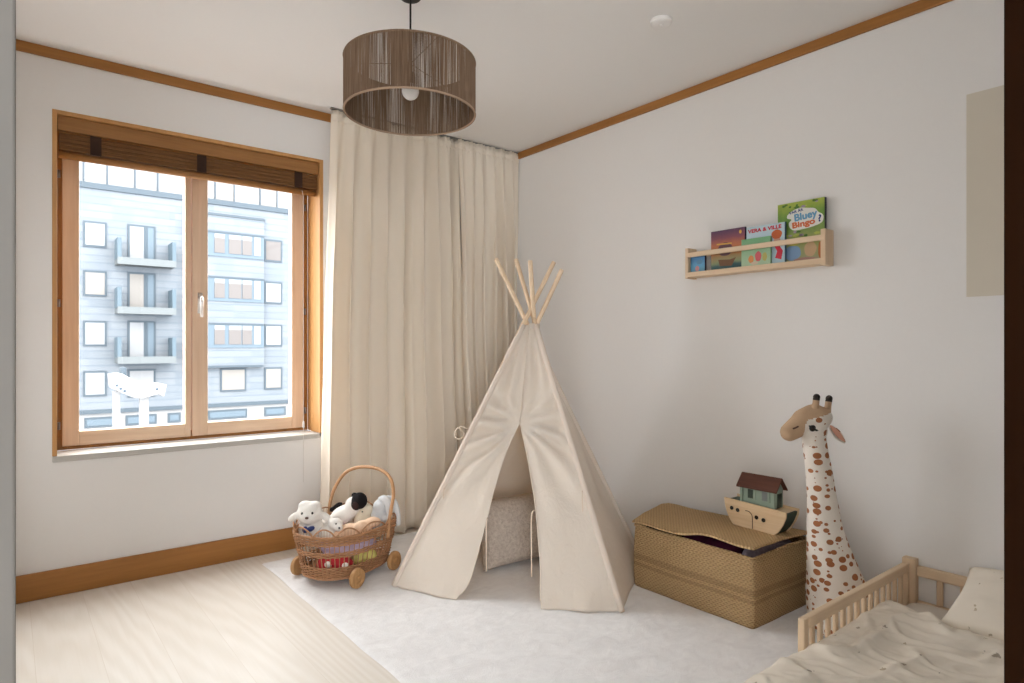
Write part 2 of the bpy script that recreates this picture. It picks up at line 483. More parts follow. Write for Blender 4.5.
# hall behind the camera; its glazed opening is added for fill light
structure(MB().box(HX - .12, HX, HY, .93, 0, ZC).build('wall_side', M['wall']))
structure(MB().box(1.03, 1.14, HY, -.64, 0, ZC).build('wall_light_block', M['wall']))  # unseen wall added to keep hall light off the bed and right wall
HWA, HWB = -2.3, -.62
m = MB(); m.box(HX, XR, HY - .12, HY, 0, .3); m.box(HX, XR, HY - .12, HY, 2.35, ZC); m.box(HX, HWA, HY - .12, HY, .3, 2.35); m.box(HWB, XR, HY - .12, HY, .3, 2.35)
structure(m.build('wall_front', M['wall']))
structure(MB().box(HWA, HWB, HY - .06, HY - .05, .3, 2.35).build('fill_window', M['glass']))  # unseen pane in the opening added for fill from behind
# trims
structure(MB().box(XL, XR - .012, YW - .012, YW, 2.399, 2.4455).build('trim_2', M['oak_x'], bevel=.002))
structure(MB().box(XR - .012, XR, -1.5, YW, 2.401, 2.4455).build('trim_3', M['oak_y'], bevel=.002))
structure(MB().box(XL, XR - .014, YW - .014, YW, 0, .119).build('baseboard_back', M['oak_x'], bevel=.003))
# the dark door leaf at the right edge of the doorway
t = structure(empty('door_1', (1.005, -.2, 0)))
MB().box(.985, 1.027, -.62, .2385, .004, 2.1).build('door_leaf', M['door_brown'], t, bevel=.002)
h = MB(); h.tube([(1.027, -.55, 1.02), (1.075, -.55, 1.02)], .009); h.tube([(1.075, -.55, 1.02), (1.075, -.43, 1.02)], .009)
h.build('door_handle', M['chrome'], t, smooth=True)

# ------------------------------------------------------------------ window_1
W = structure(empty('window_1', ((WX0 + WX1) / 2, YW, WZ0)))
m = MB()
FY = 3.672                               # room face of the fixed frame
m.box(WX0, .174, YW - .004, FY, .624, WZ1); m.box(1.385, WX1, YW - .004, FY, .624, WZ1)
m.box(.174, 1.385, YW - .004, FY, 2.158, WZ1)
m.build('casing', M['casing_z'], W, bevel=.0015)
m = MB()
m.box(.174, .225, FY, FY + .07, .624, 2.158); m.box(1.352, 1.385, FY, FY + .07, .624, 2.158)
m.box(.225, 1.352, FY, FY + .07, 2.09, 2.158); m.box(.225, 1.352, FY, FY + .07, .624, .672)
m.build('frame', M['oak_z'], W, bevel=.0015)
def sash(x0, x1, gx0, gx1, gz0=.709, gz1=2.02):
    z0, z1 = .642, 2.08
    r = MB()
    y0, y1 = FY - .014, FY + .045
    r.box(x0, gx0, y0, y1, z0, z1); r.box(gx1, x1, y0, y1, z0, z1)
    s_ = r.build('sash', M['sash_z'], W, bevel=.003)
    r = MB(); r.box(gx0, gx1, y0 + .001, y1, z0, gz0); r.box(gx0, gx1, y0 + .001, y1, gz1, z1)
    r.build('sash_rail', M['sash_x'], s_, bevel=.002)
    MB().box(gx0 - .004, gx1 + .004, FY + .018, FY + .024, gz0 - .004, gz1 + .004).build('glass', M['glass'], s_)
    return s_
sl = sash(.202, .755, .269, .728)
sr = sash(.762, 1.354, .838, 1.287)
m = MB(); m.box(.787, .811, FY - .018, FY - .014, 1.29, 1.40); m.tube([(.799, FY - .016, 1.375), (.799, FY - .045, 1.375), (.799, FY - .05, 1.365), (.799, FY - .05, 1.27)], .008)
m.build('window_handle', M['chrome'], sr, smooth=True)
for z in (1.93, 1.32, .74):
    MB().tube([(.190, FY - .004, z - .018), (.190, FY - .004, z + .018)], .006).build('hinge', M['hinge'], W, smooth=True)
    MB().tube([(1.369, FY - .004, z - .018), (1.369, FY - .004, z + .018)], .006).build('hinge', M['hinge'], W, smooth=True)
structure(MB().box(WX0, 1.383, YW - .010, FY - .0005, .597, .6235).build('window_sill', M['sill'], W, bevel=.003))
# wooden blind, rolled up in the head of the window
B = tag(empty('wooden_blind', (.78, 3.53, 1.955)), 'brown wooden blind drawn up under the head of the window', 'blind')
MB().box(.176, 1.383, 3.500, 3.530, 2.092, 2.156).build('valance', M['valance'], B, bevel=.002)
m = MB()
for k in range(13):
    z = 2.085 - k * .006
    m.box(.184, 1.378, 3.515 + .004 * math.sin(k * 1.9), 3.575, z - .0045, z)
m.build('slat_stack', M['bamboo'], B)
m = MB(); m.tube([(.182, 3.540, 1.990), (1.378, 3.540, 1.990)], .0175, 12)
m.build('bottom_bar', M['valance'], B, smooth=True)
for x in (.322, .775, 1.272):
    MB().box(x - .022, x + .022, 3.508, 3.511, 2.003, 2.09).build('ladder_tape', M['tape'], B)
m = MB(); m.tube([(1.288, 3.500, 1.99), (1.288, 3.478, 1.95), (1.288, 3.476, .36)], .0012, 6)
cd = m.build('pull_cord', M['white_cord'], B)
MB().lathe([(.002, 0), (.006, .006), (.005, .035), (.002, .04)], (1.288, 3.476, .66), 10).build('cord_knob', M['white_plastic'], cd, smooth=True)

# ------------------------------------------------------------------ poster, smoke alarm
tag(MB().box(XR - .004, XR - .0005, .25, .7755, 1.2966, 2.037).build('poster', M['paper']), 'plain beige poster on the right wall beside the dark door', 'poster')
S1 = tag(empty('smoke_alarm', (2.084, 1.639, 2.423)), 'small round white smoke alarm on the ceiling', 'smoke alarm')
MB().lathe([(.043, .0225), (.044, .018), (.043, .009), (.030, .003), (.002, 0)][::-1], (2.084, 1.639, 2.423), 32).build('housing', M['white_plastic'], S1, smooth=True, bevel=.001)
MB().lathe([(.010, -.003), (.010, .004)], (2.084, 1.639, 2.424), 16).build('test_button', M['white_plastic'], S1)

# ------------------------------------------------------------------ curtains
def curtain_panel(x0t, x1t, x0b, x1b, nf, seed, name, label, yc=3.385):
    R = random.Random(seed)
    T = tag(empty(name, ((x0b + x1b) / 2, 3.36, .01)), label, 'curtain', 'floor length cream curtains')
    ph = [R.uniform(-.9, .9) for _ in range(nf + 3)]
    amp = [R.uniform(.55, 1.25) for _ in range(nf + 3)]
    def foldv(s, zf):
        q = s * nf
        i = int(q); f = q - i
        p = ph[i] * (1 - f) + ph[i + 1] * f
        a = amp[i] * (1 - f) + amp[i + 1] * f
        return a * math.sin(2 * PI * q + p * (1.3 - .6 * zf))
    ZT, ZB = 2.437, .012
    def fn(u, v):
        z = ZT + (ZB - ZT) * v
        d = v
        x = lerp((lerp((x0t, 0, 0), (x1t, 0, 0), u).x, 0, 0), (lerp((x0b, 0, 0), (x1b, 0, 0), u).x, 0, 0), d ** .8).x
        A = .012 + .030 * sstep(0, .35, d) + .018 * d
        w = foldv(u, d)
        y = yc - .035 * sstep(.35, 1, d) - A * w + .010 * nz(u * 9 + seed, d * 2)
        head = 1 - sstep(.012, .045, d)
        y += head * .006 * math.sin(2 * PI * u * nf * 3.1)
        x += .022 * math.cos(2 * PI * u * nf + ph[int(u * nf)]) * sstep(0, .4, d) + .012 * nz(u * 5, d * 3, seed)
        y = min(y, 3.452)
        return (x, y, z)
    m = MB(); m.grid(fn, nf * 22, 46)
    m.build('drape', M['curtain'], T, smooth=True, solid=.0016)
    m = MB(); m.grid(lambda u, v: (x0t + (x1t - x0t) * u, fn(u, .012 + .022 * v)[1] - .004 - .002 * math.sin(2 * PI * u * nf * 3.1), ZT - .016 - .045 * v), nf * 22, 3)
    m.build('heading_tape', M['curtain'], T, smooth=True, solid=.0015)
    return T
curtain_panel(1.415, 2.262, 1.312, 2.30, 8, 3, 'curtain', 'cream curtain panel hanging beside the window, behind the lamp shade')
curtain_panel(2.245, 2.744, 2.28, 2.742, 6, 11, 'curtain', 'cream curtain panel hanging in the corner behind the tent poles', 3.366)
t = tag(MB().box(1.405, 2.748, 3.372, 3.398, 2.438, 2.4455).build('curtain_track', M['hinge'], bevel=.002), 'grey curtain track on the ceiling above the cream curtains', 'curtain track')

# ------------------------------------------------------------------ pendant lamp
LX, LY = 1.190, 2.108
P = tag(empty('pendant_lamp', (LX, LY, 2.446)), 'brown string drum pendant lamp hanging from the ceiling', 'lamp')
MB().lathe([(.036, -.018), (.040, -.014), (.042, 0)], (LX, LY, 2.4455), 28).build('ceiling_canopy', M['black'], P, smooth=True, bevel=.002)
MB().tube([(LX, LY, 2.43), (LX, LY, 2.13)], .0038, 8).build('cord', M['black'], P, smooth=True)
R_ = random.Random(5); ZB, ZT_, RS = 1.994, 2.188, .2435
sh = None
m = MB()
N = 2300
for k in range(N):
    a = 2 * PI * (k + R_.uniform(-.65, .65)) / N
    a2 = a + R_.uniform(-.006, .006)
    w = R_.uniform(.00045, .0009) * (1.0 + 1.1 * nz(math.cos(a) * 2.2, math.sin(a) * 2.2, 4.0) + .5 * nz(math.cos(a) * 7, math.sin(a) * 7, 1.0)); rr = RS + R_.uniform(-.0015, .0015)
    da = w / RS
    m.add([(LX + rr * math.cos(a - da), LY + rr * math.sin(a - da), ZT_), (LX + rr * math.cos(a + da), LY + rr * math.sin(a + da), ZT_),
           (LX + (rr + .001) * math.cos(a), LY + (rr + .001) * math.sin(a), ZT_),
           (LX + rr * math.cos(a2 - da), LY + rr * math.sin(a2 - da), ZB), (LX + rr * math.cos(a2 + da), LY + rr * math.sin(a2 + da), ZB),
           (LX + (rr + .001) * math.cos(a2), LY + (rr + .001) * math.sin(a2), ZB)],
          [(0, 1, 4, 3), (1, 2, 5, 4), (2, 0, 3, 5)])
sh = m.build('lamp_shade', M['string'], P)
for z in (ZB, ZT_):
    m = MB(); m.tube([(LX + RS * math.cos(2 * PI * k / 72), LY + RS * math.sin(2 * PI * k / 72), z) for k in range(72)], .0042, 8, closed=True)
    m.build('shade_rim', M['string_rim'] if z == ZB else M['string'], sh, smooth=True)
m = MB()
for k in range(3):
    a = 2 * PI * k / 3 + .4
    m.tube([(LX, LY, 2.182), (LX + (RS - .003) * math.cos(a), LY + (RS - .003) * math.sin(a), 2.182)], .0012, 6)
m.build('spider', M['black'], sh)
MB().lathe([(.013, .05), (.017, .04), (.018, 0)], (LX, LY, 2.10), 18).build('socket', M['black'], P, smooth=True)
m = MB(); m.ball((LX, LY, 2.078), .032, nu=24, nv=16); m.build('bulb', M['bulb'], P, smooth=True)

# ------------------------------------------------------------------ rug
RX0, RX1, RY0, RY1 = 1.02, 2.74, 1.03, 3.335
def rugf(u, v):
    x = RX0 + (RX1 - RX0) * u; y = RY0 + (RY1 - RY0) * v
    e = min(u, 1 - u, (v) * 1.3, (1 - v) * 1.3) * 1.72
    h = .007 * (1 - math.exp(-e / .008)) if e > 0 else 0
    h += (.0012 * nz(x * 14, y * 20) + .0012 * nz(x * 33 + 3, y * 38)) * clamp(e / .05)
    w = .008 * nz(x * 3.1, y * 3.7) * (1 if (u in (0, 1) or v in (0, 1)) else .0)
    return (x + (w if u in (0, 1) else 0), y + (w if v in (0, 1) else 0), .001 + h)
m = MB(); m.grid(rugf, 220, 280)
tag(m.build('rug', M['rug'], smooth=True), 'large white short pile rug on the pale wood floor', 'rug')
ZR = .0065          # top of the pile

# ------------------------------------------------------------------ play tent
APEX = Vector((2.085, 2.435, 1.235))
FOOT = dict(FL=(1.395, 2.624), FR=(2.001, 1.776), RB=(2.540, 2.115), LB=(1.88, 3.05), BB=(2.486, 2.771))
TIP = dict(FL=(2.2, 2.413, 1.55), FR=(2.103, 2.604, 1.575), RB=(1.929, 2.552, 1.56), LB=(2.14, 2.289, 1.495), BB=(1.998, 2.365, 1.535))
T = tag(empty('play_tent', (2.07, 2.45, ZR)), 'cream canvas play tent with crossed wooden poles standing on the rug', 'tent')
for k in FOOT:
    a = Vector((*FOOT[k], ZR + .002)); b = Vector(TIP[k])
    MB().tube([a, lerp(a, b, .5), b], .0115, 12).build('pole', M['pine_z'], T, smooth=True, bevel=.003)
def pole_at(k, t):                       # t 0 at the neck of the fabric, 1 at the foot
    f = Vector((*FOOT[k], ZR + .004)); b = Vector(TIP[k])
    d = (b - f)
    s = (1.222 - f.z) / d.z
    top = f + d * s
    top = lerp(top, APEX, .06)
    return lerp(top, f, t)
cent = sum((Vector((*FOOT[k], 0)) for k in FOOT), Vector()) / 5
LEFT = [(1.927, 2.358, .747), (1.87, 2.369, .645), (1.816, 2.362, .548), (1.755, 2.347, .423), (1.714, 2.334, .331), (1.68, 2.325, .257), (1.637, 2.312, .161), (1.59, 2.307, .066), (1.530, 2.312, .010)]  # door edge points taken from image pixels, heights eased down to the floor
RIGHT = [(1.929, 2.357, .747), (1.919, 2.316, .671), (1.908, 2.273, .588), (1.875, 2.188, .426), (1.854, 2.146, .338), (1.836, 2.115, .268), (1.811, 2.073, .161), (1.787, 2.046, .08), (1.754, 2.006, .010)]
DOORL = curve(LEFT, 60); DOORR = curve(RIGHT, 60)
DT = (1.222 - .747) / (1.222 - ZR)
def center_at(t):
    return (pole_at('FL', t) + pole_at('FR', t)) / 2
def edge_at(D, t):
    if t < DT:
        c = center_at(t); c0 = center_at(DT)
        return c + (D[0] - c0) * (t / DT)
    q = (t - DT) / (1 - DT) * 60
    i = min(int(q), 59); return D[i].lerp(D[i + 1], q - i)
def front(kp, D, sgn):
    def fn(u, t):
        a = pole_at(kp, t); b = edge_at(D, t)
        p = lerp(a, b, u)
        out = Vector((-.814, -.581, .25)).normalized()
        L = (b - a).length
        w = 4 * u * (1 - u)
        # drapes pull from the door top towards the pole
        dd = math.hypot((1 - u) * L, (t - DT) * 1.25)
        ang = math.atan2((t - DT) * 1.25, (1 - u) * L + .02)
        amp = .024 * math.exp(-((ang - .15) / .9) ** 2) * sstep(.02, .10, dd) * (1 - sstep(.25, .55, dd))
        fold = amp * math.sin(ang * 13 + sgn + 1.5 * nz(dd * 5, ang, sgn)) * sstep(0, .2, u)
        fold += .010 * math.sin(u * 11 + sgn + 2 * nz(t * 4, sgn)) * sstep(.03, .15, t) * (1 - sstep(.22, .5, t)) * w
        wr = .016 * nz(p.x * 5 + sgn * 3, p.y * 5, p.z * 3.2) * w + .004 * nz(p.x * 16, p.y * 16 + sgn, p.z * 9) * w
        belly = (-.012 * w * (1 - t) + .012 * w * t)
        hem = .012 * math.sin(u * 9 + sgn) * sstep(.9, 1, t) * w
        return p + out * (fold + wr + belly + hem)
    return fn
def side(k1, k2, seed, bow=0.0):
    def fn(u, t):
        a = pole_at(k1, t); b = pole_at(k2, t)
        p = lerp(a, b, u)
        o = (p - cent); o.z = 0; o = (o.normalized() + Vector((0, 0, .3))).normalized()
        w = 4 * u * (1 - u)
        fold = .020 * nz(p.x * 4 + seed, p.y * 4, p.z * 2.2) * w + .011 * math.sin((u * 2.2 + t * 5) * 3 + seed) * w * math.exp(-((t - .4) / .35) ** 2)
        q = p + o * (fold - .018 * w * math.sin(PI * min(1, t * 1.1)) + bow * w * t)
        q.z = max(q.z, ZR + .003)
        return q
    return fn
m = MB()
m.grid(front('FL', DOORL, 1.0), 40, 90); m.grid(front('FR', DOORR, 4.0), 40, 90)
m.grid(side('FR', 'RB', 2.0, .0), 34, 70); m.grid(side('RB', 'BB', 5.0), 26, 50); m.grid(side('BB', 'LB', 7.0), 26, 50); m.grid(side('LB', 'FL', 9.0), 34, 70)
cv = m.build('canvas_cover', M['canvas'], T, smooth=True, solid=.0022)
for k in FOOT:                           # sewn pole sleeves
    pts = [pole_at(k, t / 24) + Vector((.0016 * nz(t * .9, 3, len(k)), .0016 * nz(t * .8, 8), 0)) for t in range(0, 25)]
    m = MB(); m.tube(pts, [.0138 + .0012 * nz(i * .8, ord(k[0])) for i in range(25)], 12)
    m.build('pole_sleeve', M['canvas'], cv, smooth=True)
# seam above the door and hems along the opening
m = MB(); m.tube([edge_at(DOORL, DT * q / 12) + Vector((-.004, -.003, 0)) for q in range(1, 13)], .0022, 6); m.build('seam', M['canvas'], cv, smooth=True)
for D in (DOORL, DOORR):
    m = MB(); m.tube([p + Vector((-.001, -.001, 0)) for p in D[:58]], .0035, 8); m.build('door_hem', M['canvas'], cv, smooth=True)
def tie(pts, r=.0032):
    m = MB(); m.tube(curve(pts, 16), r, 6); m.build('tie', M['tape_tie'], T, smooth=True)
tie([(1.708, 2.322, .335), (1.694, 2.31, .325), (1.690, 2.306, .25), (1.689, 2.304, .10)])
tie([(1.863, 2.165, .375), (1.846, 2.165, .375), (1.838, 2.166, .34), (1.835, 2.162, .2), (1.836, 2.162, .085)])
def on_front(kp, D, sg, u, t, off=.006):
    return front(kp, D, sg)(u, t) + Vector((-.814, -.581, .1)) * off
a = on_front('FL', DOORL, 1.0, .04, .64); tie([a + Vector((-.006, -.006, 0)), a + Vector((-.012, -.008, -.05)), a + Vector((-.016, -.014, -.13)), a + Vector((-.018, -.018, -.21))], .0026)
a = on_front('FR', DOORR, 4.0, .06, .62); tie([a + Vector((-.004, -.006, 0)), a + Vector((-.016, -.02, -.07)), a + Vector((-.024, -.03, -.15)), a + Vector((-.028, -.036, -.22))], .0026)
a = pole_at('FL', .42) + Vector((-.015, .010, 0))
tie([a, a + Vector((-.028, .03, .012)), a + Vector((-.05, .045, -.02)), a + Vector((-.035, .035, -.05)), a + Vector((-.012, .015, -.03)), a + Vector((-.03, .03, .004))], .0026)
m = MB(); m.lathe([(.030, -.016), (.030, 0), (.026, .010), (.022, .010), (.024, -.016)], (2.085, 2.437, 1.222), 20, closed=True); m.build('neck_cover', M['canvas'], cv, smooth=True)  # ring added to cover the open hole at the top of the fabric

# cushion in the tent
def cushion_obj(name, mat, cx, cy, cz, w, h, d, R, label, cat, seed=0, parent=None):
    R = R.to_3x3()
    m = MB()
    def fn(sg):
        def f(u, v):
            a, b = u * 2 - 1, v * 2 - 1
            e = max(0, (1 - abs(a) ** 3.2)) * max(0, (1 - abs(b) ** 3.2))
            th = sg * d / 2 * e ** .42
            pin = 1 - .055 * (1 - abs(a) ** 2) * abs(b) ** 4
            pin2 = 1 - .055 * (1 - abs(b) ** 2) * abs(a) ** 4
            wr = .006 * nz(a * 3 + seed, b * 3, sg) + .003 * nz(a * 8, b * 8 + seed, sg)
            p = Vector((a * w / 2 * pin2, th + wr * sg * e ** .3, b * h / 2 * pin))
            return Vector((cx, cy, cz)) + R @ p
        return f
    m.grid(fn(1), 36, 36); m.grid(fn(-1), 36, 36)
    o = m.build(name, mat, parent, smooth=True)
    bm = bmesh.new(); bm.from_mesh(o.data); bmesh.ops.remove_doubles(bm, verts=bm.verts, dist=.0008); bmesh.ops.recalc_face_normals(bm, faces=bm.faces); bm.to_mesh(o.data); bm.free()
    o.data.polygons.foreach_set('use_smooth', [True] * len(o.data.polygons))
    if label: tag(o, label, cat)
    return o
cushion_obj('floor_cushion', M['cushion'], 2.075, 2.515, .186, .52, .34, .19,
            Matrix.Rotation(math.radians(-4), 3, 'Z') @ Matrix.Rotation(math.radians(-13), 3, 'X'),
            'large taupe boucle cushion inside the tent', 'cushion', 2)

# ------------------------------------------------------------------ seagrass chest
CF = [(2.277, 1.943), (2.277, 1.346), (2.708, 1.336), (2.69, 2.03)]     # front-left, front-right, back-right, back-left
C = tag(empty('storage_chest', (2.5, 1.67, ZR)), 'woven seagrass storage chest with a warped lid against the right wall', 'chest')
def ring(poly, n, r=.012):
    out = []
    for i in range(4):
        p = Vector((*poly[i], 0)); a = Vector((*poly[i - 1], 0)); b = Vector((*poly[(i + 1) % 4], 0))
        d1 = (a - p).normalized() * r; d2 = (b - p).normalized() * r
        for k in range(6):
            q = k / 5
            out.append((p + d1) * (1 - q) ** 2 + p * 2 * q * (1 - q) + (p + d2) * q * q)
        e = (Vector((*poly[(i + 1) % 4], 0)) - d2.normalized() * 0 - p)
        for k in range(1, n):
            out.append((p + d2).lerp(b + (p - b).normalized() * r, k / n))
    return out
rg = ring(CF, 14)
cc = sum(rg, Vector()) / len(rg)
def rimz(p):
    return .286 + .006 * nz(p.x * 7, p.y * 7)
m = MB(); nr = len(rg)
def chf(inset):
    def f(u, v):
        p = rg[int(round(u * nr)) % nr]
        d = (p - cc).normalized()
        z = ZR + .002 + (rimz(p) - ZR - .002) * v
        bul = .010 * math.sin(PI * v) + .005 * nz(p.x * 6, p.y * 6, z * 9) - inset
        return (p.x + d.x * bul, p.y + d.y * bul, z)
    return f
m.grid(chf(0), nr, 16, closeu=True)
m.build('body', M['seagrass'], C, smooth=True, solid=.009, offset=-1)
m = MB(); m.prism([(p.x, p.y) for p in rg], lambda p, q, d: (cc.x + (p - cc.x) * .97, cc.y + (q - cc.y) * .97, d), ZR + .001, ZR + .012); m.build('base', M['seagrass'], C)
m = MB(); m.tube([Vector((p.x, p.y, rimz(p))) for p in rg], .0065, 8, closed=True); m.build('rim', M['seagrass'], C, smooth=True)
LF = [Vector((2.268, 1.944, .300)), Vector((2.266, 1.336, .326)), Vector((2.715, 1.332, .306)), Vector((2.655, 2.042, .296))]
def lidf(u, v):                          # u along the front (left to right), v front to back
    p = lerp(lerp(LF[0], LF[1], u), lerp(LF[3], LF[2], u), v)
    e = 1 - v
    z = .010 * math.sin(PI * clamp(v)) * (1 - .5 * u) + .003 * math.sin(PI * v) 
    z += e ** 3 * (.014 * math.exp(-((u - .66) / .17) ** 2) - .010 * math.exp(-((u - .40) / .16) ** 2) - .004 * math.exp(-((u - .9) / .1) ** 2))
    z += .010 * math.exp(-((u - .02) / .12) ** 2 - ((v - .85) / .2) ** 2)
    z += .003 * nz(u * 6, v * 5)
    return p + Vector((0, 0, z))
m = MB(); m.grid(lidf, 50, 36); m.build('lid', M['seagrass_lid'], C, smooth=True, solid=.008, offset=1)
lid_edge = [lidf(k / 40, 0) for k in range(41)] + [lidf(1, k / 20) for k in range(1, 21)] + [lidf(1 - k / 40, 1) for k in range(1, 41)] + [lidf(0, 1 - k / 20) for k in range(1, 20)]
m = MB(); m.tube([p + Vector((0, 0, .004)) for p in lid_edge], .0055, 8, closed=True); m.build('lid_edge', M['seagrass_lid'], C, smooth=True)
m = MB(); m.tube(curve([(2.35, 1.968, .262), (2.37, 1.992, .255), (2.42, 2.0, .245), (2.47, 1.998, .255), (2.49, 1.982, .262)], 16), .008, 8); m.build('carry_loop', M['seagrass'], C, smooth=True)
def cloth_lump(name, mat, pts, rad, label, seed):
    m = MB()
    for k, (x, y, z) in enumerate(pts):
        m.ball((x, y, z), (rad[0], rad[1], rad[2]), nu=16, nv=10)
    o = m.build(name, mat, None, smooth=True, remesh=.008, smoothmod=4); bake(o)
    for v_ in o.data.vertices: v_.co.z += .004 * nz(v_.co.x * 30 + seed, v_.co.y * 30)
    tag(o, label, 'fabric')
cloth_lump('folded_cloth', M['purple'], [(2.40, 1.70 - .05 * k, .236 + .004 * (k % 2)) for k in range(5)], (.085, .045, .062), 'plum cloth showing under the raised front edge of the chest lid', 1)
cloth_lump('folded_cloth', M['black_cloth'], [(2.40, 1.92 - .045 * k, .231) for k in range(4)], (.085, .035, .057), 'black cloth in the chest, in the gap at the left of the lid', 2)
cloth_lump('folded_cloth', M['lilac_print'], [(2.40, 1.415, .246), (2.46, 1.41, .246), (2.53, 1.405, .242), (2.60, 1.40, .238)], (.075, .042, .054), 'dark lilac printed cloth in the chest, at the right corner under the lid', 3)

# ------------------------------------------------------------------ toy ark on the lid
def lid_z(x, y):
    u = clamp((1.962 - y) / .61); v = clamp((x - 2.285) / .42); return lidf(u, v).z + .009
A = tag(empty('toy_ark', (2.555, 1.475, .335)), 'wooden toy ark with a brown roofed cabin on the chest lid', 'toy boat')
def hull_poly():
    top = [(1.619, .452), (1.331, .440)]
    r_ = [(1.333, .415), (1.345, .385), (1.362, .356), (1.383, .3325)]
    l_ = [(1.574, .340), (1.592, .362), (1.606, .392), (1.615, .425)]
    return [top[0], top[1]] + r_ + l_
HP = hull_poly()
DZ = lid_z(2.53, 1.47) - .3385
for x0, x1 in ((2.500, 2.510), (2.602, 2.612)):
    MB().prism(HP, lambda p, q, d: (d, p, q + DZ), x0, x1).build('hull_side', M['ark_wood'], A, bevel=.0015)
inn = [(p * .965 + 1.475 * .035, q) for p, q in HP]
inn[0] = (inn[0][0], inn[0][1] - .012); inn[1] = (inn[1][0], inn[1][1] - .012)
MB().prism(inn, lambda p, q, d: (d, p, q + DZ + .002), 2.510, 2.602).build('hull_core', M['ark_green'], A)
MB().prism([(1.60, .441), (1.345, .431), (1.345, .424), (1.60, .434)], lambda p, q, d: (d, p, q + DZ), 2.5105, 2.6015).build('deck', M['ark_wood'], A)
for y, z in ((1.580, .412), (1.551, .408), (1.462, .394), (1.430, .389)):
    MB().tube([(2.4985, y, z + DZ), (2.5015, y, z + DZ)], .0088, 16).build('porthole', M['dark_eye'], A)
m = MB(); m.tube(curve([(2.4992, 1.514, .413 + DZ), (2.4992, 1.497, .412 + DZ), (2.4992, 1.484, .401 + DZ), (2.4992, 1.481, .385 + DZ), (2.4992, 1.480, .342 + DZ)], 14), .0016, 6); m.build('ramp_groove', M['brown_nose'], A)
cab = MB().box(2.525, 2.590, 1.392, 1.553, .438 + DZ, .517 + DZ).build('cabin', M['ark_mint'], A, bevel=.002)
MB().prism([(2.525, .517), (2.590, .517), (2.5575, .556)], lambda p, q, d: (p, d, q + DZ), 1.393, 1.552).build('gable', M['ark_mint'], cab)
for s_ in (-1, 1):
    MB().prism([(2.5575, .560), (2.5575, .567), (2.5575 + s_ * .046, .514), (2.5575 + s_ * .046, .507)], lambda p, q, d: (p, d, q + DZ), 1.378, 1.566).build('roof', M['ark_roof'], A, bevel=.001)
for y in (1.503, 1.437):
    f_ = MB().box(2.521, 2.5255, y - .023, y + .023, .462 + DZ, .508 + DZ).build('window_frame', M['ark_mint'], cab, bevel=.001)
    MB().box(2.5200, 2.5225, y - .012, y + .012, .466 + DZ, .504 + DZ).build('window_opening', M['ark_green'] if y > 1.47 else M['ark_grey'], cab)
MB().box(2.54, 2.575, 1.3895, 1.3925, .44 + DZ, .50 + DZ).build('cabin_door', M['ark_green'], cab)
for y in (1.546, 1.399):
    MB().box(2.519, 2.526, y - .006, y + .006, .44 + DZ, .515 + DZ).build('corner_post', M['ark_mint'], cab)

# ------------------------------------------------------------------ giraffe
GR = math.radians(-38.56)
G = tag(empty('plush_giraffe', (2.515, 1.165, .043), GR), 'tall spotted plush giraffe between the seagrass chest and the bed', 'stuffed toy')
G.scale = (.96, .96, .96)
def loft(m, secs, seg=28):
    n = len(secs); 
    C_ = curve([s_[0] for s_ in secs], (n - 1) * 6)
    Rr = curve([(s_[1], s_[2], 0) for s_ in secs], (n - 1) * 6)
    vs = []
    for i, c in enumerate(C_):
        for k in range(seg):
            q = 2 * PI * k / seg
            vs.append(c + Vector((Rr[i].x * math.cos(q), Rr[i].y * math.sin(q), 0)))
    fs = []
    for i in range(len(C_) - 1):
        for k in range(seg):
            l = (k + 1) % seg
            fs.append((i * seg + k, i * seg + l, (i + 1) * seg + l, (i + 1) * seg + k))
    fs.append(tuple(range(seg))); fs.append(tuple((len(C_) - 1) * seg + k for k in range(seg)))
    m.add(vs, fs)
m = MB()
loft(m, [((.035, .01, -.036), .085, .085), ((.040, .01, -.016), .112, .105), ((.040, .01, .10), .121, .112), ((.032, .008, .163), .112, .105), ((.012, .004, .245), .094, .088),
         ((-.014, 0, .367), .071, .066), ((-.027, 0, .489), .058, .055), ((-.041, 0, .612), .051, .049), ((-.058, 0, .72), .047, .046), ((-.062, 0, .80), .045, .045)])
def cone(m, a, b, ra, rb, n=9):
    for i in range(n + 1):
        q = i / n; r = ra + (rb - ra) * q
        m.ball(lerp(a, b, q), (r, r * .92, r), nu=18, nv=12)
cone(m, (-.060, 0, .822), (-.100, -.002, .812), .060, .052, 4)
cone(m, (-.100, -.002, .810), (-.163, -.005, .768), .050, .037, 6)
m.ball((-.066, 0, .785), (.055, .05, .055)); m.ball((-.030, 0, .828), (.042, .044, .044))
for (x, y, z) in ((.075, -.085, .002), (-.035, -.085, .002)):      # folded front feet
    m.ball((x, y, z), (.042, .055, .036))
body = m.build('body', [M['giraffe'], M['tan']], G, smooth=True, local=True, remesh=.006, smoothmod=5); bake(body)
body.data.materials.clear(); body.data.materials.append(M['giraffe']); body.data.materials.append(M['tan'])
for p in body.data.polygons:
    c = p.center
    line = .835 + .25 * (c.x + .06) if c.x > -.105 else (.824 + 1.6 * (c.x + .105))
    tan = c.z > line and c.z > .70
    if c.x < -.118 and c.z > .70: tan = True
    p.material_index = 1 if tan else 0
for (a, b) in (((-.066, -.022, .868), (-.060, -.024, .921)), ((.000, .014, .850), (.012, .018, .914))):
    d = Vector(b) - Vector(a)
    m = MB(); m.tube([lerp(a, b, q) for q in (-.35, 0, .4, .7)], [.018, .015, .0125, .0125], 14); hh = m.build('horn', M['tan'], G, smooth=True, local=True)
    m = MB(); m.ball(lerp(a, b, .83), (.0135, .0135, .0135)); m.ball(lerp(a, b, .68), (.0132, .0132, .012)); m.build('horn_tip', M['horn_dark'], hh, smooth=True, local=True)
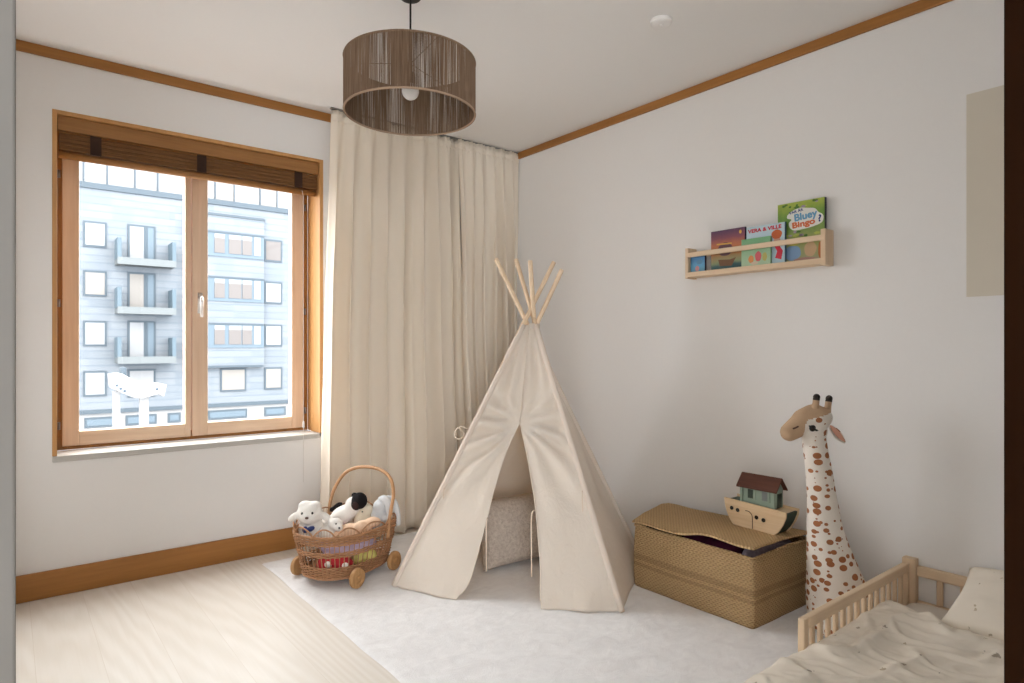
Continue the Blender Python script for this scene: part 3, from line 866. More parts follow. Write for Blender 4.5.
def ear(base, tip, w, mat1, mat2, nrm):
    base, tip, nrm = Vector(base), Vector(tip), Vector(nrm).normalized()
    ax = tip - base; sd = ax.cross(nrm).normalized()
    def f(off, sc):
        def g(u, v):
            wid = w * math.sin(PI * clamp(v * .93 + .05)) ** .8 * sc
            return base + ax * (v * (.96 if sc < 1 else 1)) + sd * (u * 2 - 1) * wid + nrm * (off - .35 * wid * (1 - abs(u * 2 - 1) ** 2) * 1.0)
        return g
    m = MB(); m.grid(f(0, 1), 10, 14); e = m.build('ear', mat1, G, smooth=True, local=True, solid=.006)
    m = MB(); m.grid(f(.0045, .62), 8, 12); m.build('ear_lining', mat2, e, smooth=True, local=True, solid=.002)
ear((-.012, -.030, .798), (.044, -.044, .731), .019, M['giraffe'], M['pink'], (.25, -.95, .2))
ear((-.022, .048, .80), (.03, .085, .742), .019, M['giraffe'], M['pink'], (.2, .9, .3))
for s_ in (-1, 1):
    m = MB(); m.ball((-.088, s_ * .0455, .790), (.0135, .008, .0145)); e = m.build('eye', M['dark_eye'], G, smooth=True, local=True)
    m = MB(); m.tube(curve([(-.106, s_ * .044, .801), (-.098, s_ * .050, .796), (-.088, s_ * .0515, .788), (-.076, s_ * .0505, .782), (-.064, s_ * .047, .780)], 12), [.0015] * 2 + [.0045] * 9 + [.0015] * 2, 6); m.build('eyelash', M['dark_eye'], e, smooth=True, local=True)
    m = MB(); m.tube(curve([(-.141, s_ * .0345 - .004, .7965), (-.152, s_ * .033 - .004, .790), (-.163, s_ * .031 - .004, .7855)], 8), .0042, 6); m.build('nostril', M['brown_nose'], G, smooth=True, local=True)

# ------------------------------------------------------------------ wall shelf and books
CAM_SCALE = (Vector((2.863, 1.67, 1.5)), Vector((XR, 1.605, 1.485)), .961)
XRO, XR = XR, 2.863
SHY0, SHY1, SX0 = 1.304, 2.034, 2.785
SH = tag(empty('book_ledge', (2.82, 1.67, 1.471)), 'pale wooden book ledge mounted on the right wall', 'shelf')
for y0, y1 in ((SHY0, SHY0 + .022), (SHY1 - .018, SHY1)):
    MB().box(SX0, XR - .0005, y0, y1, 1.471, 1.630).build('end_panel', M['pine_z'], SH, bevel=.002)
MB().box(SX0 - .001, SX0 + .011, SHY0 + .004, SHY1 - .004, 1.580, 1.605).build('top_rail', M['pine_y'], SH, bevel=.003)
MB().box(SX0 - .001, SX0 + .011, SHY0 + .004, SHY1 - .004, 1.477, 1.503).build('bottom_rail', M['pine_y'], SH, bevel=.003)
MB().box(SX0 + .011, XR - .001, SHY0 + .022, SHY1 - .018, 1.477, 1.488).build('bottom_board', M['pine_y'], SH)
MB().box(XR - .013, XR - .001, SHY0 + .022, SHY1 - .018, 1.585, 1.618).build('back_rail', M['pine_y'], SH, bevel=.002)

def flat(name, c, rough=.45, var=.0): return plain(name, c, rough, .35, var=var, scale=40, bump=0)
def text_part(body_, size, mat, y, z, x, parent, rot=0.0, name='title', align='CENTER', width=None, bold=.0):
    cu = bpy.data.curves.new('t', 'FONT'); cu.body = body_; cu.size = size; cu.extrude = .0002; cu.align_x = align; cu.align_y = 'CENTER';
    o = bpy.data.objects.new('t', cu); COL.objects.link(o)
    dg = bpy.context.evaluated_depsgraph_get(); dg.update()
    me = bpy.data.meshes.new_from_object(o.evaluated_get(dg))
    bpy.data.objects.remove(o); bpy.data.curves.remove(cu)
    xs = [v.co.x for v in me.vertices]
    k = 1.0 if width is None else width / (max(xs) - min(xs))
    mb = MB()
    ca, sa = math.cos(rot), math.sin(rot)
    vs = []
    for v in me.vertices:
        tx, ty = v.co.x * k, v.co.y
        vs.append((x - v.co.z, y - (tx * ca - ty * sa), z + (tx * sa + ty * ca)))
    fs_ = [tuple(p.vertices) for p in me.polygons]
    for dy, dz in ([(0, 0)] if not bold else [(bold * math.cos(q * PI / 3), bold * math.sin(q * PI / 3)) for q in range(6)]):
        mb.add([(a - .00003 * len(mb.f) / max(1, len(fs_)), b + dy, c + dz) for a, b, c in vs], fs_)
    bpy.data.meshes.remove(me)
    return mb.build(name, mat, parent)
def blob2(poly, x, d=.0003):
    return MB().prism(poly, lambda p, q, dd: (dd, p, q), x - d, x + .0001)
def ell(cy, cz, ry, rz, n=36, wob=0, ph=0):
    wob *= .4
    return [(cy + ry * math.cos(2 * PI * k / n) * (1 + wob * math.sin(5 * 2 * PI * k / n + ph)), cz + rz * math.sin(2 * PI * k / n) * (1 + wob * math.sin(5 * 2 * PI * k / n + ph))) for k in range(n)]
def gradient_cover(name, stops, z0, z1, nsc=25, amt=.25):
    t = NT(name); v = t.coord(); x = t.xyz(v)
    f = t.math('ADD', t.math('DIVIDE', x[2], z1 - z0), t.math('MULTIPLY_ADD', t.noise(v, nsc, 4), amt, -amt / 2))
    return t.bsdf(t.ramp(f, stops), .4, None, .4)
pages = flat('book_pages', (.70, .68, .62), .8)
def book(y0, y1, x0, x1, z1, cover_mat, spine_mat, label):
    B_ = tag(empty('picture_book', ((x0 + x1) / 2, (y0 + y1) / 2, 1.488)), label, 'book', 'picture books on the wall ledge')
    z0 = 1.4885
    MB().box(x0, x0 + .0018, y0, y1, z0, z1).build('front_cover', cover_mat, B_)
    MB().box(x1 - .0018, x1, y0, y1, z0, z1).build('back_cover', spine_mat, B_)
    MB().box(x0 + .0018, x1 - .0018, y0 + .003, y1 - .002, z0 + .003, z1 - .003).build('page_block', pages, B_)
    MB().box(x0, x1, y0 - .0012, y0 + .0005, z0, z1).build('spine', spine_mat, B_)
    return B_
dk = flat('spine_navy', (.02, .03, .06)); navy = M['navy']
c1 = gradient_cover('cover_blue', [(0.1, (.10, .25, .34)), (.5, (.10, .34, .55)), (.9, (.05, .20, .42))], 0, .085)
b = book(1.926, 2.012, 2.803, 2.815, 1.588, c1, flat('spine_dark', (.05, .03, .05)), 'small blue picture book, lowest and furthest left on the ledge')
blob2(ell(1.972, 1.520, .012, .014), 2.803).build('cover_art', flat('art_pink', (.65, .30, .30)), b)
blob2(ell(1.958, 1.553, .018, .012, wob=.15), 2.803).build('cover_art', flat('art_teal', (.08, .22, .36)), b)
c2 = gradient_cover('cover_sunset', [(0, (.012, .045, .05)), (.16, (.02, .09, .09)), (.24, (.22, .26, .12)), (.42, (.42, .18, .05)), (.60, (.52, .16, .06)), (.78, (.22, .06, .09)), (1, (.07, .03, .09))], 0, .21, 18, .18)
b = book(1.704, 1.893, 2.809, 2.822, 1.699, c2, flat('spine_plum', (.03, .02, .06)), 'picture book with a sunset sky and a ship on its cover')
gold = flat('art_gold', (.70, .40, .06)); brown = flat('art_brown', (.16, .07, .025)); 
blob2([(1.852, 1.553), (1.842, 1.520), (1.775, 1.517), (1.752, 1.556), (1.785, 1.548)], 2.809).build('ship_hull', brown, b)
blob2(ell(1.812, 1.602, .040, .034, wob=.06), 2.809).build('ship_sail', flat('art_dark_sail', (.12, .05, .06)), b)
blob2([(1.86, 1.634), (1.86, 1.627), (1.775, 1.624), (1.775, 1.631)], 2.809, .0004).build('ship_banner', gold, b)
blob2(ell(1.728, 1.678, .007, .009), 2.809).build('moon', gold, b)
c3 = gradient_cover('cover_paleblue', [(0, (.42, .58, .66)), (1, (.50, .64, .72))], 0, .205)
red = flat('art_red', (.55, .02, .045))
b = book(1.503, 1.697, 2.812, 2.825, 1.692, c3, flat('spine_blue', (.05, .11, .20)), 'pale blue picture book with a red title, VERA & VILLE')
text_part('VERA & VILLE', .024, red, 1.6035, 1.672, 2.8117, b, 0.02, width=.168, bold=.0013)
blob2(ell(1.542, 1.640, .026, .022, wob=.07), 2.812).build('cover_art', flat('art_orange', (.52, .12, .035)), b)
blob2(ell(1.540, 1.611, .016, .018), 2.812, .0002).build('cover_art', flat('art_skin', (.58, .34, .24)), b)
blob2([(1.556, 1.590), (1.535, 1.595), (1.512, 1.560), (1.520, 1.520), (1.550, 1.530), (1.540, 1.560)], 2.812, .0004).build('cover_art', red, b)
c4 = gradient_cover('cover_mint', [(0, (.42, .55, .38)), (.3, (.36, .52, .34)), (1, (.16, .42, .20))], 0, .15, 30, .3)
b = book(1.566, 1.716, 2.799, 2.808, 1.6345, c4, flat('spine_mint', (.20, .36, .22)), 'green picture book in front of the pale blue one')
for cy, cz, ry, rz, col in ((1.628, 1.545, .016, .024, (.55, .10, .12)), (1.665, 1.535, .014, .018, (.62, .25, .08)), (1.595, 1.54, .012, .02, (.45, .40, .12)), (1.648, 1.515, .02, .008, (.60, .48, .36))):
    blob2(ell(cy, cz, ry, rz, wob=.1, ph=cy * 50), 2.799).build('cover_art', flat('art_blob', col), b)
c5 = gradient_cover('cover_green', [(0, (.42, .30, .24)), (.10, (.34, .36, .18)), (.40, (.34, .38, .12)), (.65, (.12, .26, .05)), (.8, (.16, .30, .05)), (1, (.36, .44, .07))], 0, .28, 22, .35)
b = book(1.3285, 1.546, 2.829, 2.845, 1.778, c5, flat('spine_black', (.02, .02, .035)), 'tall green picture book with a question title, furthest right on the ledge')
x5 = 2.829
cloud = [(1.500, 1.722), (1.478, 1.738), (1.440, 1.748), (1.405, 1.742), (1.372, 1.735), (1.355, 1.715), (1.340, 1.706), (1.333, 1.690), (1.340, 1.668), (1.375, 1.656), (1.420, 1.650), (1.465, 1.648), (1.486, 1.662), (1.492, 1.685), (1.480, 1.700), (1.500, 1.708)]
cl = blob2([tuple(p)[:2] for p in curve([(*p, 0) for p in cloud + [cloud[0]]], 60)[:-1]], x5)
cl.build('title_panel', flat('art_offwhite', (.72, .72, .68)), b)
text_part('VAR ÄR', .016, navy, 1.458, 1.7335, x5 - .0004, b, .14, width=.066, bold=.0007)
text_part('Bluey', .045, flat('art_blue', (.13, .33, .52)), 1.415, 1.708, x5 - .0004, b, .10, width=.102, bold=.0020)
text_part('Bingo', .036, flat('art_orangered', (.62, .15, .05)), 1.424, 1.674, x5 - .0004, b, .09, width=.102, bold=.0020)
text_part('?', .042, navy, 1.350, 1.686, x5 - .0004, b, .0, bold=.0018)
for cy, cz, ry, rz, col in ((1.475, 1.545, .040, .034, (.20, .33, .52)), (1.47, 1.595, .03, .016, (.55, .46, .08)), (1.392, 1.555, .028, .034, (.55, .38, .22)), (1.345, 1.545, .012, .04, (.50, .16, .05)), (1.42, 1.512, .05, .008, (.42, .24, .20))):
    blob2(ell(cy, cz, ry, rz, wob=.08, ph=cy * 40), x5).build('cover_art', flat('art_patch', col), b)

RB_ = random.Random(8)
leaf = [flat('art_leaf_dark', (.07, .17, .03)), flat('art_leaf_lime', (.46, .52, .10)), flat('art_leaf_mauve', (.34, .26, .34))]
for k in range(26):
    cy, cz = RB_.uniform(1.33, 1.535), RB_.choice([RB_.uniform(1.752, 1.772), RB_.uniform(1.60, 1.645), RB_.uniform(1.60, 1.645)])
    if 1.34 < cy < 1.50 and 1.645 < cz < 1.752: continue
    blob2(ell(cy, cz, RB_.uniform(.005, .014), RB_.uniform(.003, .006), wob=.3, ph=k), x5, .00015).build('cover_art', leaf[k % 3], b)
CAM_SCALE = None
XR = XRO
# ------------------------------------------------------------------ child's bed
BD = tag(empty('toddler_bed', (1.92, .58, 0)), 'low pale pine toddler bed with slatted guard rail against the right wall', 'bed')
def prail(x0, x1, y0, y1, z0, z1, ax='x', name='rail'): return MB().box(x0, x1, y0, y1, z0, z1).build(name, M['pine_' + ax], BD, bevel=.004)
Y0, Y1 = .950, .972
prail(1.893, 1.923, Y0, Y1, 0, .284, 'z', 'guard_post')
prail(2.690, 2.712, Y0, Y1, 0, .284, 'z', 'guard_post')
prail(1.923, 2.690, Y0, Y1, .248, .2835, 'x', 'guard_rail')
for k in range(14):
    x = 1.952 + k * .0532
    prail(x, x + .021, Y0 + .005, Y1 - .005, .05, .2485, 'z', 'guard_slat')
prail(2.712, 2.746, .93, .978, 0, .300, 'z', 'corner_post')
prail(2.724, 2.745, .20, .93, .235, .274, 'y', 'headboard_rail')
prail(2.724, 2.745, .20, .93, .05, .14, 'y', 'headboard_base')
for k in range(9):
    y = .856 - k * .075
    prail(2.730, 2.740, y - .011, y + .011, .14, .2355, 'z', 'headboard_slat')
prail(1.12, 2.72, Y0 + .001, Y1 - .001, .03, .09, 'x', 'side_rail')
prail(1.12, 2.72, .185, .205, .03, .11, 'x', 'side_rail')
prail(1.10, 1.12, .185, Y1, 0, .13, 'y', 'foot_rail')
prail(1.12, 2.72, .205, Y0, .05, .065, 'x', 'base_board')
def mat_f(sg):
    def f(u, v):
        a, b_ = u * 2 - 1, v * 2 - 1
        e = (1 - abs(a) ** 24) * (1 - abs(b_) ** 18)
        z = .106 + sg * .056 * max(0, e) ** .4 + .002 * nz(a * 6, b_ * 4)
        return (1.920 + a * .798, .577 + b_ * .369, z)
    return f
m = MB(); m.grid(mat_f(1), 60, 40); m.grid(mat_f(-1), 60, 40)
tag(m.build('mattress', M['sheet'], smooth=True), 'mattress with a plain beige fitted sheet on the low bed', 'mattress')
# duvet
def duvet(u, v):
    y = .18 + .79 * v
    top = 2.452 + .03 * math.sin(v * 7.5 + .6) + .055 * sstep(.82, 1, v)     # uneven upper edge towards the pillow
    x = 1.08 + (top - 1.08) * u
    ex = min(1, (1 - v) / .13); eu = min(1, (1 - u) / .045)
    h = .166 + .032 * (1 - (1 - clamp(ex)) ** 2.2) ** .5 * (1 - (1 - clamp(eu)) ** 2.2) ** .5
    big = .012 * nz(x * 3.2 + 2, y * 3.6)
    w1, w2 = nz(x * 2.3, y * 2.1, 8), nz(x * 2.1 + 4, y * 2.4, 3)
    r1 = nz(x * 3.0 + y * 3.4 + w1, (y * 2.4 - x * 1.4) * 1.6 + w2, 1.7)
    r2 = nz(x * 7 - y * 5 + w2 * 2, y * 6 + x * 3 + w1, 5.1)
    r3 = nz(x * 15 + w1, y * 13 + x * 6 - w2, 9.0)
    rid = .017 * max(0, 1 - abs(r1) * 5.0) ** 1.3 * sstep(-.3, .3, w2 + .15) + .008 * max(0, 1 - abs(r2) * 4.0) ** 1.5 + .004 * max(0, 1 - abs(r3) * 3.5)
    fin = .0022 * nz(x * 34, y * 34, 2)
    k = clamp(ex * 1.6 + .12) * clamp(eu * 1.4 + .12)
    z = h + (big + rid + fin) * k
    yy = y
    if x < 1.888:                         # past the guard rail the duvet hangs over the side
        ov = sstep(1.888, 1.83, x)
        if v > .93:
            q = (v - .93) / .07
            yy = y + .030 * ov * math.sin(q * PI / 2)
            z -= ov * .11 * q ** 3
    else:
        yy = min(y, .943)
    return (x, yy, z)
m = MB(); m.grid(duvet, 230, 140)
o = m.build('duvet', M['bedding'], smooth=True, solid=.006, offset=1)
tag(o, 'rumpled cream duvet with a tiny scattered print, spread on the low bed', 'duvet')
cushion_obj('pillow', M['bedding'], 2.575, .465, .25, .36, .60, .13,
            Matrix.Rotation(math.radians(-19), 3, 'Y') @ Matrix.Rotation(math.radians(90), 3, 'X'), 'cream printed pillow leaning at the head of the low bed', 'pillow', 6)

# ------------------------------------------------------------------ wheeled basket
BA = math.radians(24)
BK = tag(empty('basket_cart', (1.303, 2.935, ZR), BA), 'wicker basket on four wooden wheels holding soft toys, beside the tent', 'basket')
def bl(p): return Vector(p)              # local frame: x along the basket, away from the camera; y to the left
def prof(z):                             # half length, half width at a height
    q = clamp((z - .045) / .19)
    return .218 + .044 * q ** .8, .156 + .042 * q ** .8
def bpt(a, z, off=0):
    A_, B_ = prof(z); c, s_ = math.cos(a), math.sin(a)
    n_ = 2.4
    x = A_ * math.copysign(abs(c) ** (2 / n_), c); y = B_ * math.copysign(abs(s_) ** (2 / n_), s_)
    L = math.hypot(x, y)
    return Vector((x * (1 + off / L), y * (1 + off / L), z))
NS = 56
m = MB()
for k in range(NS):
    a = 2 * PI * (k + .5) / NS
    m.tube([bpt(a, .045), bpt(a, .12), bpt(a, .19), bpt(a, .237)], .0022, 5)
bs = m.build('uprights', M['rattan'], BK, smooth=True, local=True)
def band(z0, z1, name, step=.0062):
    m = MB(); r = 0; z = z0
    while z <= z1 + 1e-6:
        pts = []
        for k in range(NS * 4):
            a = 2 * PI * k / (NS * 4)
            off = .0036 * math.cos(NS / 2 * a * 1 + PI * r) 
            pts.append(bpt(a, z + .0006 * nz(k * .7, r * 3), off))
        m.tube(pts, .0033, 5, closed=True); z += step; r += 1
    return m.build(name, M['rattan'], BK, smooth=True, local=True)
band(.047, .102, 'lower_weave'); band(.150, .172, 'middle_weave'); band(.205, .240, 'upper_weave')
m = MB(); m.tube([bpt(2 * PI * k / 120, .045, .004) for k in range(120)], .007, 8, closed=True); m.build('base_hoop', M['rattan'], BK, smooth=True, local=True)
m = MB(); m.tube([bpt(2 * PI * k / 120, .243, 0) for k in range(120)], .006, 8, closed=True); m.build('rim_hoop', M['rattan'], BK, smooth=True, local=True)
m = MB(); m.prism([(p.x, p.y) for p in (bpt(2 * PI * k / 60, .047, -.004) for k in range(60))], lambda p, q, d: (p, q, d), .044, .052); m.build('floor_board', M['rattan'], BK, local=True)
NH = 12
for k in range(NH):
    a0 = 2 * PI * (k + .25) / NH; da = 2 * PI / NH
    if k in (2, 9) : pass
    m = MB()
    def hp(q, s_): return bpt(a0 + da * q, .243 + s_ * .040 * math.sin(PI * q) ** .75 if 0 < q < 1 else .243, .002)
    m.tube([hp(i / 16, 1) for i in range(17)], .0036, 6)
    for i in range(1, 8):
        q = i / 8; m.tube([hp(q, 0), hp(q, .98)], .0013, 4)
    m.build('rim_petal', M['rattan'], BK, smooth=True, local=True)
m = MB()
hpts = [(.078, .190, .175), (.080, .194, .24), (.095, .196, .31), (.125, .188, .38), (.150, .150, .445), (.165, .085, .478), (.170, 0, .488), (.165, -.085, .478), (.150, -.150, .445), (.125, -.188, .38), (.095, -.196, .31), (.080, -.194, .24), (.078, -.190, .175)]
m.tube(curve(hpts, 72), .0088, 10); m.build('handle', M['rattan_light'], BK, smooth=True, local=True)
for x in (-.135, .135):
    m = MB(); m.tube([(x, -.178, .040), (x, .178, .040)], .007, 8); ax_ = m.build('axle', M['wheel'], BK, smooth=True, local=True)
    for s_ in (-1, 1):
        m = MB(); m.lathe([(.006, -.012), (.042, -.011), (.046, -.007), (.046, .007), (.042, .011), (.022, .011), (.021, .0085), (.012, .0085), (.011, .015), (.003, .016)], (x, s_ * .184, .0465), 30, Vector((0, s_, 0)))
        m.build('wheel', M['wheel'], BK, smooth=False, bevel=.0015, local=True)

# soft toys in the basket; positions in the basket's frame
BM = WM[BK]
def toy(name, loc, rz, label, cat='stuffed toy'):
    p = BM @ Vector(loc)
    return tag(empty(name, p, rz), label, cat, 'soft toys in the wheeled basket')
def plush(name, mat, parent, balls, vox=.006):
    m = MB()
    for bb in balls: m.ball(bb[0], bb[1], Matrix.Rotation(bb[2], 3, bb[3]) if len(bb) > 2 else None, nu=16, nv=10)
    o = m.build(name, mat, parent, smooth=True, local=True, remesh=vox, smoothmod=3)
    return bake(o)
def small(name, mat, parent, c, r):
    m = MB(); m.ball(c, r, nu=12, nv=8); return m.build(name, mat, parent, smooth=True, local=True)
FACE = math.radians(-38.56)              # local -y looks at the camera
L1 = toy('plush_lamb', (-.125, .120, .222), FACE + .05, 'white plush lamb with a blue bow, at the front left of the basket')
plush('body', M['plush_white'], L1, [((0, .02, 0), (.06, .055, .075)), ((0, .0, .082), (.062, .052, .056)), ((0, -.030, .070), (.040, .032, .034)),
      ((-.074, 0, .066), (.034, .016, .018), -.55, 'Y'), ((.074, 0, .066), (.034, .016, .018), .55, 'Y'), ((-.02, .0, .118), (.035, .03, .026)), ((.022, 0, .118), (.035, .03, .024))])
small('eye', M['dark_eye'], L1, (-.024, -.046, .093), (.0055, .004, .0065)); small('eye', M['dark_eye'], L1, (.024, -.047, .095), (.0055, .004, .0065))
small('nose', M['brown_nose'], L1, (.002, -.062, .076), (.009, .006, .006))
m = MB(); m.ball((.018, -.052, .022), (.02, .009, .012), Matrix.Rotation(-.4, 3, 'Y')); m.ball((-.008, -.052, .018), (.014, .009, .016)); m.ball((.004, -.057, .020), (.007, .007, .007)); m.build('bow', M['navy'], L1, smooth=True, local=True)
L2 = toy('plush_sheep', (.055, .035, .245), FACE - .2, 'plush sheep with a black head and a white body, in the middle of the basket')
plush('body', M['plush_white'], L2, [((-.03, 0, .02), (.075, .05, .045), -.45, 'Y'), ((.02, .0, .062), (.04, .04, .05)), ((-.10, -.02, -.015), (.04, .03, .028))])
hd = plush('head', M['plush_black'], L2, [((.058, -.006, .095), (.040, .040, .042)), ((.052, -.030, .082), (.026, .022, .030)), ((.02, .02, .11), (.02, .012, .02))])
plush('leg', M['plush_black'], L2, [((-.075, .02, .055), (.035, .014, .014), -.6, 'Y'), ((-.10, .025, .035), (.02, .014, .014))])
small('muzzle', plain('dark_brown_plush', (.05, .028, .026), .9, .1), hd, (.054, -.043, .080), (.018, .013, .021))
L3 = toy('plush_bunny', (.155, -.085, .250), FACE + .1, 'pale grey plush bunny with long ears at the right end of the basket')
plush('body', M['plush_gray'], L3, [((-.015, 0, -.01), (.055, .05, .06)), ((0, -.005, .05), (.040, .038, .038)), ((-.02, -.045, .0), (.02, .03, .018)), ((.03, -.04, -.005), (.02, .03, .018))])
for sx, pts in ((1, [(.02, 0, .082), (.045, -.005, .085), (.068, -.01, .055), (.082, -.012, .005), (.088, -.012, -.045)]), (-1, [(-.005, 0, .084), (.02, -.02, .09), (.040, -.03, .065), (.046, -.034, .02), (.042, -.036, -.02)])):
    m = MB(); m.tube(curve(pts, 16), [.010 + .012 * math.sin(PI * clamp(k / 16 * .9 + .1)) for k in range(17)], 10); m.build('ear', M['plush_gray'], L3, smooth=True, local=True)
L4 = toy('plush_bear', (.085, -.03, .24), FACE + .3, 'cream plush head lying between the black headed sheep and the grey bunny')
plush('body', M['plush_cream'], L4, [((0, 0, .0), (.045, .045, .05)), ((.012, .012, .045), (.038, .036, .034)), ((-.02, .02, .075), (.014, .008, .014))])
small('eye', M['dark_eye'], L4, (-.006, -.026, .048), .004)
L5 = toy('plush_doll', (-.045, -.055, .205), FACE, 'peach plush doll lying against the front petals of the basket')
plush('body', M['plush_peach'], L5, [((-.05, 0, 0), (.045, .04, .045)), ((.01, .0, .01), (.06, .04, .045)), ((.06, .01, .03), (.05, .035, .035), -.3, 'Y'), ((.11, .02, .055), (.04, .03, .025)), ((.06, -.02, .045), (.03, .025, .025))])
L6 = toy('plush_dog', (-.085, .025, .215), FACE, 'white plush puppy lying in front of the black headed sheep')
plush('body', M['plush_white'], L6, [((0, 0, .0), (.06, .04, .04)), ((.03, -.02, .045), (.035, .032, .030)), ((.05, -.045, .035), (.022, .02, .018)), ((.005, -.01, .055), (.014, .02, .02))])
small('eye', M['dark_eye'], L6, (.040, -.050, .055), .004); small('nose', M['dark_eye'], L6, (.058, -.062, .038), .005)
# cloth toys seen through the weave, low in the basket
def rag(loc, mat, balls, name, label):
    t_ = toy(name, loc, FACE, label, 'stuffed toy'); plush('body', mat, t_, balls, .007); return t_
r1 = rag((-.125, -.05, .085), M['plush_red'], [((-.05, 0, .0), (.045, .05, .035)), ((.03, .0, .0), (.05, .05, .033)), ((0, 0, .02), (.05, .05, .03))], 'cloth_doll', 'red and white cloth toy seen through the lower slots of the basket')
small('patch', M['plush_white'], r1, (-.028, -.040, .012), (.018, .012, .016)); small('patch', M['plush_white'], r1, (.052, -.040, .006), (.018, .012, .016))
rag((.0, -.085, .085), M['plush_yellow'], [((0, 0, 0), (.04, .04, .034)), ((.05, .0, .01), (.03, .04, .03))], 'cloth_star', 'yellow cloth toy seen through the lower slots of the basket')
rag((-.02, .0, .145), M['plush_lilac'], [((-.03, 0, 0), (.10, .085, .035)), ((.09, .0, .0), (.07, .06, .035)), ((.0, -.03, -.02), (.10, .06, .03))], 'cloth_bundle', 'lilac cloth toy in the middle of the basket behind the slots')

# ------------------------------------------------------------------ outside the window
FYB = 43.0
BG = tag(empty('apartment_building', (8, FYB, -8)), 'pale grey apartment building with balconies across the street', 'building')
def bpart(name, mat, x0, x1, y0, y1, z0, z1, parent=None): return MB().box(x0, x1, y0, y1, z0, z1).build(name, mat, parent or BG)
bpart('facade_wall', M['facade'], -14, 34, FYB, FYB + 12, -2.5, 10.1)
bpart('ground_floor_wall', M['ext_white'], -14, 34, FYB + .02, FYB + 12, -8, -2.7)
bpart('cornice', M['ext_frame'], -14, 34, FYB - .12, FYB + 12, -2.72, -2.5)
bpart('roof_ledge', M['ext_frame'], -14, 34, FYB - .10, FYB + 12, 10.1, 10.42)
bpart('top_floor_wall', M['ext_white'], -14, 34, FYB + .6, FYB + 12, 10.42, 13.6)
bpart('roof', M['ext_white'], -14.2, 34.2, FYB + .3, FYB + 12.2, 13.6, 13.9)
for x in (3.4, 4.55, 5.95, 7.15, 10.4, 11.55, 13.2, 14.3):
    bpart('top_floor_post', M['ext_frame'], x - .035, x + .035, FYB + .48, FYB + .62, 10.42, 13.6)
for x0, x1 in ((10.44, 11.51), (13.24, 14.26)):
    bpart('top_floor_panel', M['ext_pane_warm'], x0, x1, FYB + .52, FYB + .6, 10.42, 13.6)
def bwin(x0, x1, z0, z1, pane, y=FYB, mull=(), name='window'):
    w = bpart(name, M['ext_frame'], x0, x1, y - .06, y + .02, z0, z1)
    xs = [x0] + list(mull) + [x1]
    for i, (a, b_) in enumerate(zip(xs, xs[1:])):
        pm = pane[i % len(pane)]
        bpart('pane', M[pm], a + .11, b_ - .11, y - .075, y - .05, z0 + .11, z1 - .12, w)
    return w
ZF = [8.23, 5.43, 2.585, -.265]
for i, zt in enumerate(ZF):
    bwin(3.333, 4.465, zt - 1.46, zt, [('ext_pane_white', 'ext_pane_warm', 'ext_pane_white', 'ext_pane_white')[i]])
    if i < 3:
        ww = bwin(5.495, 6.94, zt - 2.25, zt + .06, ['ext_pane_white' if i != 1 else 'ext_pane_warm', 'ext_pane_blue'], mull=(6.42,))
        sl_ = bpart('balcony', M['ext_slab'], 4.85, 7.82, FYB - 1.3, FYB, zt - 2.42, zt - 2.12)
        bpart('balcony_front', M['ext_slab'], 4.85, 7.82, FYB - 1.34, FYB - 1.3, zt - 2.45, zt - 2.05, sl_)
        for x in (4.85, 7.62):
            bpart('balcony_side', M['ext_glass'], x, x + .2, FYB - 1.28, FYB, zt - 2.1, zt - .95, sl_)
    else:
        bwin(5.495, 6.94, zt - 1.6, zt + .06, ['ext_pane_white'])
    bwin(13.29, 14.46, zt - 1.47, zt, [('ext_pane_brick', 'ext_pane_white', 'ext_pane_white', 'ext_pane_warm')[i]])
    if i == 3: bwin(10.56, 12.14, zt - 1.5, zt, ['ext_pane_warm'])
bay = bpart('bay', M['facade'], 8.6, 13.2, FYB - .30, FYB + .1, -.1, 9.4)
bpart('bay_ledge', M['ext_frame'], 8.6, 13.25, FYB - .36, FYB, 9.36, 9.5, bay)
bpart('bay_ledge', M['ext_frame'], 8.6, 13.15, FYB - .34, FYB, -.22, -.08, bay)
for zt in (8.37, 5.54, 2.60):
    w = bpart('bay_window', M['ext_pane_blue'], 8.7, 13.18, FYB - .35, FYB - .25, zt - 1.56, zt)
    bpart('pane_head', M['ext_frame'], 8.7, 13.18, FYB - .38, FYB - .3, zt - .1, zt, w)
    for a, b_, pm in ((10.15, 10.75, 'ext_pane_brick'), (11.0, 11.75, 'ext_pane_brick'), (11.82, 12.4, 'ext_pane_brick'), (12.55, 12.95, 'ext_pane_white')):
        bpart('pane', M[pm], a, b_, FYB - .38, FYB - .34, zt - 1.35, zt - .42, w)
        bpart('pane_blind', M['ext_pane_white'], a, b_, FYB - .385, FYB - .34, zt - .42, zt - .16, w)
for x0, x1 in ((3.4, 4.9), (5.4, 7.0), (7.6, 8.3), (9.85, 12.2), (13.3, 14.7), (16.5, 19)):
    bwin(x0, x1, -3.5, -2.92, ['ext_pane_blue'], name='shop_window')
structure(MB().box(-60, 90, YW + 3.0, 75, -8.4, -8.0).build('floor_street', M['street']))
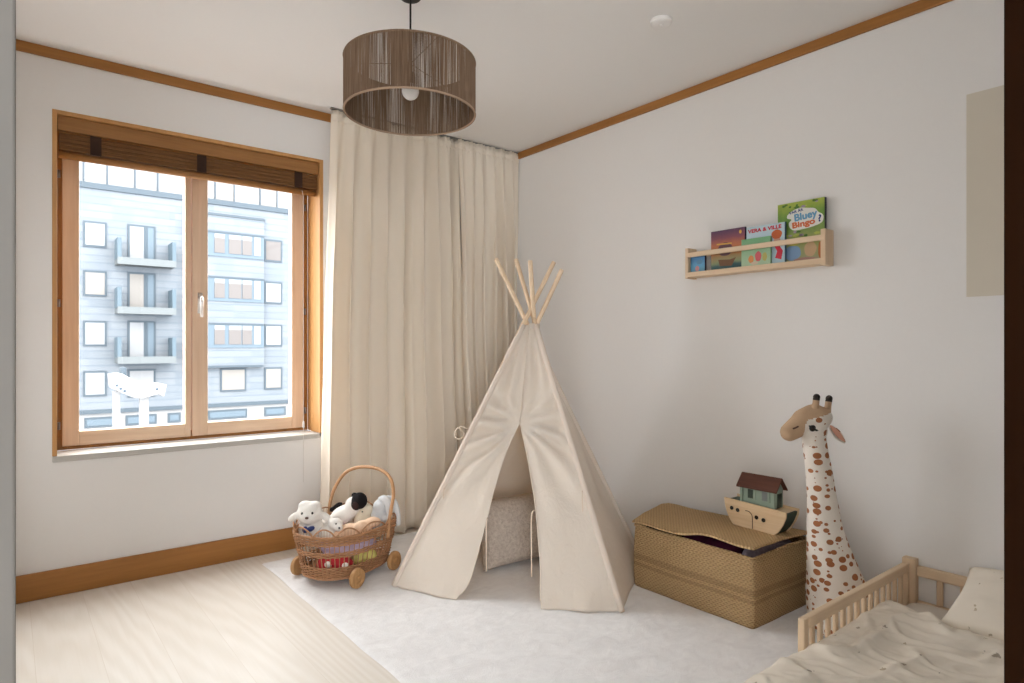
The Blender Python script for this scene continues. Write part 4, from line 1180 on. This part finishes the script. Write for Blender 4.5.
# the white slanted thing on two posts
K = tag(empty('street_canopy', (3.05, 22, -8.0)), 'white slanted canopy on two posts, seen outside the left window pane', 'canopy')
cp = [(2.36, .30), (2.62, .33), (2.95, .10), (3.45, .02), (3.80, -.05), (3.72, -.42), (3.58, -.33), (3.15, -.44), (2.95, -.42), (2.60, -.24), (2.40, -.12)]
MB().prism(cp, lambda p, q, d: (p, d, q), 21.6, 22.6).build('slanted_roof', M['ext_white'], K, bevel=.03)
for x0, x1 in ((2.44, 2.62), (3.12, 3.36)):
    MB().box(x0, x1, 21.9, 22.1, -8.0, -.2).build('post', M['ext_white'], K, bevel=.02)
MB().box(2.62, 2.76, 21.8, 22.2, .26, .50).build('lamp_box', M['ext_frame'], K, bevel=.01)
for x, z in ((2.50, -.02), (2.59, -.12), (2.69, -.19), (3.53, -.17)):
    MB().tube([(x, 21.58, z), (x, 21.62, z)], .035, 12).build('dark_knob', M['ext_dark'], K)

# ------------------------------------------------------------------ light
wd = bpy.data.worlds.new('World'); S.world = wd; wd.use_nodes = True
nt = wd.node_tree; nt.nodes.clear()
o_ = nt.nodes.new('ShaderNodeOutputWorld'); bg = nt.nodes.new('ShaderNodeBackground')
tc = nt.nodes.new('ShaderNodeTexCoord'); sp = nt.nodes.new('ShaderNodeSeparateXYZ'); rp = nt.nodes.new('ShaderNodeValToRGB')
nt.links.new(tc.outputs['Generated'], sp.inputs[0]); nt.links.new(sp.outputs[2], rp.inputs['Fac'])
rp.color_ramp.elements[0].position = 0.0; rp.color_ramp.elements[0].color = (.85, .87, .90, 1)
rp.color_ramp.elements[1].position = .8; rp.color_ramp.elements[1].color = (1, .99, .97, 1)
nt.links.new(rp.outputs[0], bg.inputs['Color']); bg.inputs['Strength'].default_value = 14.0
nt.links.new(bg.outputs[0], o_.inputs['Surface'])
def portal(name, loc, rot, sx, sy):
    l = bpy.data.lights.new(name, 'AREA'); l.shape = 'RECTANGLE'; l.size = sx; l.size_y = sy; l.cycles.is_portal = True
    o = link(bpy.data.objects.new(name, l)); o.location = loc; o.rotation_euler = rot
portal('window_daylight', (.78, YW + .27, 1.36), (-PI / 2, 0, 0), 1.25, 1.4)
portal('fill_opening_portal', ((HWA + HWB) / 2, HY - .1, 1.325), (PI / 2, 0, 0), HWB - HWA, 2.05)  # portal for the fill opening added behind the camera

# ------------------------------------------------------------------ camera
cam = bpy.data.cameras.new('Camera'); co = link(bpy.data.objects.new('Camera', cam))
co.location = (0, 0, 1.115); co.rotation_euler = (PI / 2, 0, math.radians(-38.56))
cam.sensor_width = 36; cam.lens = 633 * 36 / 1024; cam.shift_y = 5 / 1024
cam.clip_start = .02; cam.clip_end = 300
S.camera = co
vs_ = S.view_settings
vs_.view_transform = 'Standard'; vs_.look = 'None'; vs_.gamma = 1; vs_.use_curve_mapping = False; vs_.exposure = -0.13
S.cycles.use_denoising = True
S.cycles.max_bounces = 16; S.cycles.diffuse_bounces = 10; S.cycles.transparent_max_bounces = 16
